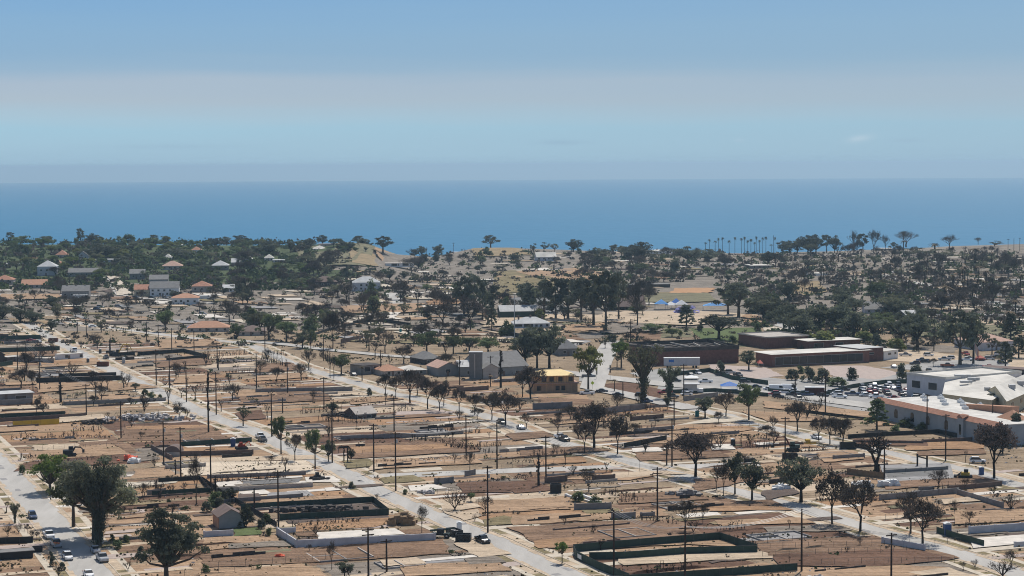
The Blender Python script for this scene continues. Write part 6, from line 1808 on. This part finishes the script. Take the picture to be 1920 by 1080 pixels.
for i, (x, y, w, lb) in enumerate(((375, 562, 20, 'white box truck behind the white building with orange roof'), (120, 557, 18, 'small white trailer left of the two-chimney house'), (136, 561, 28, 'white long trailer in front of the two-chimney house'))):
    A = G(x, y); o = empty('trailer', A, 0); k = MPP(A); b = MB(); b.prism([(0, 0), (w * k, 0), (w * k, 3), (0, 3)], .7, 8 * k); b.build('body', [M['white']], o); b = MB(); b.tube([(1, .1, .5), (1, .6, .5)], .5, 8); b.tube([(w * k - 1, .1, .5), (w * k - 1, .6, .5)], .5, 8); b.build('wheels', [M['tyre']], o); tag(o, lb, 'trailer')
A = G(1470, 737 + 8); o = empty('food_truck', G(1510, 741), -.08); k = MPP(A); b = MB(); b.prism([(0, 0), (36 * k, 0), (36 * k, 2.6), (0, 2.6)], .6, 14 * k); b.build('body', [M['dredp']], o); b = MB(); b.prism([(-.2, -.3), (36.5 * k, -.3), (36.5 * k, 2.8), (-.2, 2.8)], 14.05 * k, 15.2 * k); b.build('roof', [M['white']], o); tag(o, 'long dark red trailer with white roof in the kerb row', 'trailer')
# far houses
H('bungalow', 'orange-tiled bungalow with a blue tarp on its left roof corner', 'house', (352, 623), (432, 614), 20, 8, 'hip', 'wallp', 'ored', 3.2)
b = MB(); A = G(349, 621); k = MPP(A); b.add([(0, 0, 7.5 * k), (14 * k, -.6, 8 * k), (17 * k, 6, 12 * k), (4 * k, 8, 10 * k), (0, 0, 7.2 * k), (14 * k, -.6, 7.7 * k)], ((0, 1, 2, 3), (0, 4, 5, 1))); thing_mesh('tarp', b, [M['blue']], '', 'tarp', 'tarps', Vector((0, 0, 0)), 'blue tarp on the left corner of the orange-tiled bungalow').location = A
H('house', 'grey-brown roofed house with a blue tarp between the dark green trees', 'house', (448, 630), (500, 627), 18, 8, 'hip', 'wallp', 'rbrown', 3)
b = MB(); A = G(449, 629); k = MPP(A); b.add([(0, -.5, 6 * k), (12 * k, -.5, 7 * k), (12 * k, 5, 12 * k), (3 * k, 6, 9.5 * k), (0, -.5, 5.5 * k), (12 * k, -.5, 6.4 * k)], ((0, 1, 2, 3), (0, 4, 5, 1))); thing_mesh('tarp', b, [M['cyan']], '', 'tarp', 'tarps', Vector((0, 0, 0)), 'bright blue tarp on the house between the dark green trees').location = A
H('bungalow', 'pale grey bungalow with dark chimneys inside a dark fence', 'house', (964, 615), (1035, 613), 22, 8, 'hip', 'lav', 'rpale', 3.2, wins=[(.12, .55, 4, 1.2), (.4, .55, 5, 1.6), (.62, .5), (.75, .5), (.92, .55)], chimneys=3)
H('house', 'white-roofed two-storey house among green trees at far left', 'house', (70, 517), (107, 515), 22, 17, 'hip', 'lav', 'rpale', 4.5, wins=[(.2, .6), (.5, .6), (.8, .6)])
H('house', 'white two-storey house with grey roof and rows of dark windows', 'house', (281, 556), (337, 554), 20, 16, 'gable_side', 'white', 'rgrey', 4, wins=[(.1, .7), (.3, .7), (.5, .7), (.7, .7), (.1, .3), (.35, .3), (.6, .3), (.85, .3)])
H('house', 'cream house with orange roof left of the white two-storey house', 'house', (252, 556), (281, 555), 16, 13, 'gable_side', 'cream', 'tile', 3, wins=[(.2, .5), (.7, .5)])
H('house', 'white building with red-orange tiled roof below the white two-storey house', 'house', (322, 572), (374, 571), 20, 13, 'hip', 'white', 'ored', 2.6, wins=[(.15, .55), (.35, .55), (.6, .55), (.85, .5)])
H('house', 'house with orange-red hipped roof right of the white two-storey house', 'house', (360, 548), (398, 546), 22, 11, 'hip', 'wallp', 'tile', 3.6)
H('house', 'small white gabled house at the end of the far left street', 'house', (418, 548), (440, 546), 12, 8, 'gable_side', 'white', 'rpale', 2, wins=[(.3, .5), (.7, .5)])
H('house', 'grey two-storey house with grey gables left of the dark cypress', 'house', (243, 524), (272, 522), 18, 11, 'gable_side', 'wall', 'rgrey', 3)
H('house', 'grey-green two-storey house right of the dark cypress', 'house', (280, 535), (316, 533), 18, 11, 'gable_side', 'greyw', 'rgrey', 3)
H('house', 'gutted grey house with two tall dark chimneys', 'house', (116, 560), (168, 558), 18, 14, 'gable_side', 'wall', 'rgrey', 3.5, chimneys=3)
H('house', 'orange-tiled low house in the trees left of the two-chimney house', 'house', (40, 541), (88, 539), 20, 7, 'gable_side', 'wallp', 'ored', 3.4)
H('house', 'orange-roofed house at the left edge of the seaside trees', 'house', (-12, 534), (26, 532), 18, 9, 'hip', 'wallp', 'tile', 3.4)
H('house', 'dark long roof among the trees beside the white-roofed house', 'house', (128, 519), (188, 517), 20, 8, 'gable_side', 'wall', 'rgrey', 3)
H('house', 'orange-roofed house high among the far left trees', 'house', (104, 484), (127, 483), 20, 6, 'hip', 'wallp', 'tile', 4)
H('house', 'second small terracotta roof just below the orange-roofed one', 'house', (100, 502), (118, 501), 16, 6, 'hip', 'wallp', 'tile', 3)
H('house', 'long pale flat roof among the far left trees', 'house', (178, 492), (224, 490), 20, 5, 'flat', 'lav', 'rpale')
H('house', 'grey gabled roof in the trees left of the long pale roof', 'house', (145, 486), (166, 485), 18, 6, 'gable_front', 'lav', 'rgrey', 4)
H('house', 'pale pink-orange roofed villa in front of the dark spreading tree', 'house', (304, 506), (343, 505), 20, 7, 'hip', 'wallp', 'tilep', 4)
H('house', 'small white pyramid-roofed house by the dark spreading tree', 'house', (307, 489), (322, 488), 14, 6, 'hip', 'lav', 'rwhite', 3)
H('house', 'grey-white hipped house right of centre in the seaside trees', 'house', (397, 507), (430, 506), 20, 9, 'hip', 'wall', 'rpale', 4)
H('house', 'pale gabled roof on the right of the seaside trees', 'house', (434, 498), (452, 497), 16, 6, 'gable_side', 'lav', 'rpale', 3)
H('house', 'white roofed house at the right end of the seaside trees', 'house', (455, 492), (474, 491), 16, 6, 'gable_front', 'lav', 'rwhite', 3.5)
H('house', 'white low building on the far left skyline', 'house', (308, 463), (343, 462), 20, 4, 'flat', 'lav', 'rwhite')
H('house', 'orange-roofed white house near the far left skyline', 'house', (358, 475), (378, 474), 18, 6, 'hip', 'white', 'tile', 3)
H('house', 'white flat roof perched below the bare seaside hill', 'house', (585, 470), (615, 469), 20, 3, 'hip', 'lav', 'rwhite', 3)
H('house', 'large beige house on the crest of the seaside hill', 'house', (598, 466), (640, 464), 24, 8, 'flat', 'wallp', 'rbrown')
H('house', 'dark red hipped-roof house left of the white two-level house', 'house', (588, 538), (634, 536), 24, 9, 'hip', 'wallc', 'rbrown', 4)
H('house', 'white two-level house with broad pale roofs beside dark shrubs', 'house', (662, 546), (715, 544), 22, 16, 'hip', 'lav', 'rpale', 4, wins=[(.3, .7), (.5, .7), (.3, .3), (.7, .3)])
H('house', 'white-roofed house on the left slope of the hill', 'house', (496, 489), (514, 488), 16, 5, 'hip', 'lav', 'rwhite', 3)
H('house', 'pale long roof right of the white-roofed slope house', 'house', (512, 492), (534, 491), 16, 4, 'flat', 'lav', 'rpale')
H('ruined_house', 'white ruined house walls at the foot of the bare hill', 'ruin', (724, 499), (778, 497), 16, 5, 'flat', 'white', 'wallp', wins=[(.3, .5, 5, 2), (.7, .5, 5, 2)])
H('house', 'white flat-roofed house on the ridge beside the gap to the sea', 'house', (869, 485), (903, 484), 20, 5, 'flat', 'wall', 'rwhite')
H('house', 'pale roof on the crest of the low far ridge', 'house', (850, 474), (880, 473), 18, 4, 'flat', 'wallc', 'rpale')
H('house', 'white gabled house in the middle of the low far ridge', 'house', (1006, 489), (1045, 487), 20, 7, 'gable_side', 'lav', 'rwhite', 4)
H('house', 'white modern flat-roofed house on the far skyline', 'house', (1228, 476), (1262, 475), 20, 6, 'flat', 'white', 'rwhite', wins=[(.3, .5, 3, 1.2), (.7, .5, 3, 1.2)])
H('house', 'house with curved white roof above the dark tree clump', 'house', (1410, 504), (1446, 503), 18, 6, 'flat', 'wall', 'rwhite', over=1.2)
H('park_shelter', 'long green-roofed shelter at the back of the playing field', 'shelter', (1166, 540), (1262, 540), 10, 6, 'flat', 'wallc', 'rgrey', wins=[], door=False)
H('park_hall', 'dark park hall with grey-brown roof left of the canopies', 'building', (1146, 582), (1208, 580), 26, 11, 'gable_side', 'wallc', 'rbrown', 5, wins=[], over=2)
H('pavilion', 'long dark green building with pale stripe roofs behind the pale bungalow', 'building', (938, 598), (1012, 597), 18, 14, 'gable_side', 'gfab', 'rpale', 3, wins=[])
H('house', 'low grey house with dark roof left of the yellow-green tree', 'house', (1050, 668), (1085, 667), 16, 14, 'hip', 'rgrey', 'rgrey', 4)
H('house', 'grey-roofed house with white gable ends in the dark grove', 'house', (1622, 588), (1680, 588), 18, 8, 'gable_side', 'lav', 'rgrey', 4)
H('house', 'pale-roofed house low in the grove behind the school', 'house', (1703, 602), (1732, 601), 16, 8, 'gable_side', 'wallc', 'rpale', 3)
H('house', 'white house with pale pink roof among trees at far right', 'house', (1842, 658), (1900, 655), 22, 16, 'hip', 'lav', 'tilep', 3.5, wins=[(.55, .6, 3, 1.5), (.2, .5)])
H('house', 'white low ruin on the far burnt ridge', 'ruin', (1640, 470), (1672, 469), 14, 4, 'flat', 'wall', 'rwhite')
H('house', 'white ruin beside the far sloping street', 'ruin', (1530, 517), (1552, 516), 12, 4, 'flat', 'white', 'rwhite', wins=[])
H('ruined_house', 'burnt garage shell with pale roof on the front lots at right', 'ruin', (1010, 1112), (1040, 1110), 5, 8, 'flat', 'wall', 'rpale', wins=[])

# canopies and awnings
def canopy(x, y, w, h, mt, label):
    P = G(x, y); k = MPP(P); W_ = w * k; hh = h * k; o = empty('canopy', P)
    b = MB(); z0 = hh * .55; b.add([(-W_ / 2, -3, z0), (W_ / 2, -3, z0), (W_ / 2, 3, z0), (-W_ / 2, 3, z0), (0, 0, hh)], ((0, 1, 4), (1, 2, 4), (2, 3, 4), (3, 0, 4), (3, 2, 1, 0))); b.build('canopy_roof', [M[mt]], o)
    b = MB()
    for sx in (-1, 1):
        for sy in (-1, 1): b.tube([(sx * (W_ / 2 - .2), sy * 2.8, 0), (sx * (W_ / 2 - .2), sy * 2.8, z0)], .07, 4)
    b.build('canopy_frame', [M['iron']], o); tag(o, label, 'canopy', 'canopies')
canopy(1240, 580, 25, 19, 'cyan', 'light blue canopy at the left of the playground')
canopy(1258, 580, 22, 15, 'white', 'white canopy between the two pointed canopies')
canopy(1268, 578, 20, 19, 'blue', 'deep blue pointed canopy behind the white ones')
canopy(1278, 581, 24, 19, 'white', 'white pointed canopy at the right of the playground group')
canopy(1342, 582, 48, 17, 'cyan', 'wide bright blue canopy right of the playground')
canopy(1368, 732, 34, 17, 'blue', 'blue awning beside the parked cars in front of the brick hall')
canopy(1296, 712, 26, 9, 'white', 'white canopy in front of the long white trailer')
canopy(1425, 688, 10, 14, 'redp', 'red and white parasol at the corner of the classrooms')
canopy(1838, 676, 14, 10, 'redp', 'red awning at the far end of the car park')
b = MB(); A = G(1286, 590); r2 = random.Random(2)
o = tree('z', 1290, 588, 572, 60, 'lilac flowering shrubs below the playground canopies', split=True); 
for ch in o.children: 
    if ch.name.startswith('foliage') or ch.name.startswith('crown'): ch.data = ch.data.copy(); ch.data.materials[0] = M['pur']
# rubble, sandbags, tarps, mats
def pile(name, x, y, w, dp, h, mt, label, cat, n=70, s=(.4, 1.2)):
    n = max(n, 26)
    P = G(x, y); k = MPP(P); b = MB(); r = random.Random(int(x * 7 + y))
    for i in range(n):
        q = r.gauss(0, .28), r.gauss(0, .28)
        e = r.uniform(*s); z = h * max(0, 1 - (q[0] ** 2 + q[1] ** 2) * 3) * r.random()
        vs = [(q[0] * w * k + sx * e * r.uniform(.3, .6), q[1] * dp + sy * e * r.uniform(.3, .6), z + sz * e * r.uniform(.2, .5) + e * .3) for sx in (-1, 1) for sy in (-1, 1) for sz in (-1, 1)]
        b.add(vs, ((0, 1, 3, 2), (4, 6, 7, 5), (0, 4, 5, 1), (2, 3, 7, 6), (1, 5, 7, 3), (0, 2, 6, 4)))
    o = b.build(name, [M[mt]]); o.location = P; tag(o, label, cat, 'heaps')
    if cat in ('rubble', 'soil heap'): o['kind'] = 'stuff'
pile('rubble_heap', 275, 786, 120, 9, 1.5, 'rubble', 'long heap of broken white rubble beside the brown lot', 'rubble', 170, (.6, 1.6))
pile('rubble_heap', 1668, 912, 40, 3, 1.2, 'white', 'white bulging bags below the board fence', 'sandbags', 40, (.9, 1.8))
pile('rubble_heap', 1463, 918, 26, 2.5, .8, 'white', 'white sheeted heap behind the dense olive street tree', 'heap', 22, (.9, 1.8))
pile('rubble_heap', 1615, 912, 30, 3, 1.0, 'white', 'white bags behind the scorched street tree', 'sandbags', 24, (.8, 1.6))
pile('orange_barrier', 243, 864, 26, 4, 1.2, 'orange', 'crumpled orange and white barrier netting beside the big tree', 'netting', 26, (.7, 1.5))
pile('orange_barrier', 251, 868, 16, 3, 1.0, 'white', 'white crumpled netting mixed with the orange barrier', 'netting', 12, (.7, 1.4))
pile('rubble_heap', 1530, 1085, 30, 3, .6, 'rubble', 'small rubble heap at the front of the reddish lot', 'rubble', 14, (.3, .7))
pile('rubble_heap', 610, 960, 150, 4, 1.0, 'wallc', 'dark heaps of dug soil inside the green screened lot', 'soil heap', 80, (.8, 1.8))
pile('rubble_heap', 755, 982, 36, 4, 1.8, 'fencew', 'mound of brown soil at the street end of the white-walled lot', 'soil heap', 60, (1.2, 2.4))
pile('rubble_heap', 525, 1045, 12, 1, .6, 'orange', 'small orange netting at the front of the brown lot', 'netting', 10, (.4, .8))
pile('rubble_heap', 180, 795, 50, 4, 1.2, 'wallc', 'blackened debris below the yellow fence', 'rubble', 50, (.5, 1.4))
pile('rubble_heap', 600, 900, 30, 3, .8, 'wallc', 'charred debris on the white foundation by the long street', 'rubble', 26, (.4, 1.1))
pile('rubble_heap', 800, 925, 30, 3, .6, 'rubble', 'broken pale kerbs on the corner slab', 'rubble', 24, (.4, 1.1))
pile('rubble_heap', 1290, 930, 60, 3, 1.0, 'wall', 'broken grey house footing on the tan corner lot', 'rubble', 50, (.7, 1.8))
pile('rubble_heap', 640, 780, 60, 4, 1.0, 'wallc', 'blackened debris around the burnt house shell', 'rubble', 60, (.5, 1.3))
pile('rubble_heap', 470, 905, 60, 4, .6, 'gslab', 'x', 'rubble', 1) if False else None
# furniture of the sunken pool lot
p = PT('1062,930 1120,946'); block_wall(p, .5, 'white', .6, label='white edge of the empty long pool, left side'); p = PT('1086,928 1125,944'); block_wall(p, .6, 'white', .6, label='white edge of the empty long pool, right side')
# ================================================================ labels that need a place
ORD = 'first second third fourth fifth sixth seventh eighth ninth tenth eleventh twelfth thirteenth fourteenth fifteenth sixteenth seventeenth eighteenth nineteenth twentieth'.split()
def ordn(i):
    if i < 20: return ORD[i]
    t = {2: 'twenty', 3: 'thirty', 4: 'forty', 5: 'fifty'}[(i + 1) // 10]
    return {2: 'twentieth', 3: 'thirtieth', 4: 'fortieth', 5: 'fiftieth'}[(i + 1) // 10] if (i + 1) % 10 == 0 else t + '-' + ORD[(i + 1) % 10 - 1]
def zone(x, y):
    if y < 482:
        for lim, n in ((240, 'on leafy skyline at far left' if x < 140 else 'on skyline round two tall trees'), (480, 'on the leafy far left skyline'), (760, 'on the bare seaside hill'), (1150, 'on the low far ridge'), (1310, 'around the white skyline house'), (1460, 'below the skyline palms'), (1640, 'on the far right skyline grove'), (9999, 'on the burnt far right skyline')):
            if x < lim: return n
    if y < 515:
        for lim, n in ((150, 'in seaside trees at the left edge'), (330, 'in seaside trees round the villas'), (520, 'in seaside trees near the hill'), (760, 'below the bare seaside hill'), (1000, 'below the gap in the ridge'), (1180, 'below the white ridge house'), (1460, 'behind the playing field'), (1700, 'on the burnt slope above the grove'), (9999, 'on the burnt slope at far right')):
            if x < lim: return n
    if y < 560:
        for lim, n in ((150, 'round the terracotta roofs at far left'), (330, 'round white two-storey house'), (520, 'right of white two-storey house'), (720, 'round the dark red-roofed house'), (860, 'beside the white two-level house'), (1180, 'behind the park trees'), (1460, 'round the playing field'), (1720, 'above the dark grove'), (9999, 'along the far sloping street')):
            if x < lim: return n
    if y < 640:
        for lim, n in ((130, 'by the top of the long street'), (330, 'left of the orange-tiled bungalow'), (500, 'round the orange-tiled bungalow'), (690, 'right of the two dark green trees'), (860, 'by the far curving street'), (1010, 'round the pale grey bungalow'), (1190, 'in the tall park trees'), (1450, 'round the brick hall lawn'), (1720, 'in the grove behind the school'), (9999, 'by the school car park')):
            if x < lim: return n
    if x > 1230 and y < 760:
        return 'in front of the brick hall' if x < 1400 else 'in the school car park' if x < 1730 else 'at the far end of the car park'
    if 690 < x < 1230 and y < 735: return 'round the tower building' if x < 1000 else 'round the wide junction'
    s, t = st(G(x, y))
    ta, tb, tc_, tl = (road_t(k, s) for k in 'ABCL')
    row = 'front' if y > 930 else 'middle' if y > 800 else 'back'
    if t < tl: return 'left of parked pickups'
    if t < ta - 6: return row + ' lots left of long street'
    if t < ta + 6: return 'along the long street'
    if t < tb - 8: return row + ' lots between long streets'
    if t < tb + 9: return ('upper' if y < 800 else 'lower') + ' tree-lined street'
    if t < tc_ - 7: return row + ' lots right of tree-lined street'
    return 'lots by the arched-window building'
bk = {}
for o, d, x, y in REG:
    x, y = pix(o.location) if False else (x, y)
    bk.setdefault((d, zone(x, y)), []).append((x, y, o))
for (d, z), L in bk.items():
    L.sort(key=lambda q: q[0])
    pre = '' if z.split()[0] in ('on', 'in', 'round', 'around', 'by', 'below', 'behind', 'beside', 'above', 'along', 'at', 'right', 'left') else 'in ' if 'lots' in z else 'on '
    for i, (x, y, o) in enumerate(L):
        if len(L) == 1: o['label'] = '%s %s%s' % (d, pre, z)
        elif len(L) == 2: o['label'] = '%s %s of two %s%s' % (('left', 'right')[i] + 'most', d, pre, z) if False else '%s, %s of two %s%s' % (d, ('left', 'right')[i], pre, z)
        else: o['label'] = '%s, %s from left %s%s' % (d, ordn(i), pre, z)
for o in COL.objects:
    for k in ('_L', '_h'):
        if k in o: del o[k]

# ================================================================ sea air
hm = bpy.data.materials.new('sea_haze')
hm.use_nodes = True
t = hm.node_tree; t.nodes.clear()
mo = N(t, 'ShaderNodeOutputMaterial'); pv = N(t, 'ShaderNodeVolumePrincipled')
pv.inputs['Color'].default_value = (.57, .80, .98, 1)
pv.inputs['Density'].default_value = 0.00006
pv.inputs['Anisotropy'].default_value = 0.3
t.links.new(pv.outputs[0], mo.inputs['Volume'])
b = MB(); b.prism([(-70000, -4000), (70000, -4000), (70000, 62000), (-70000, 62000)], -480, 104)
hzo = b.build('haze', [hm]); hzo['kind'] = 'stuff'
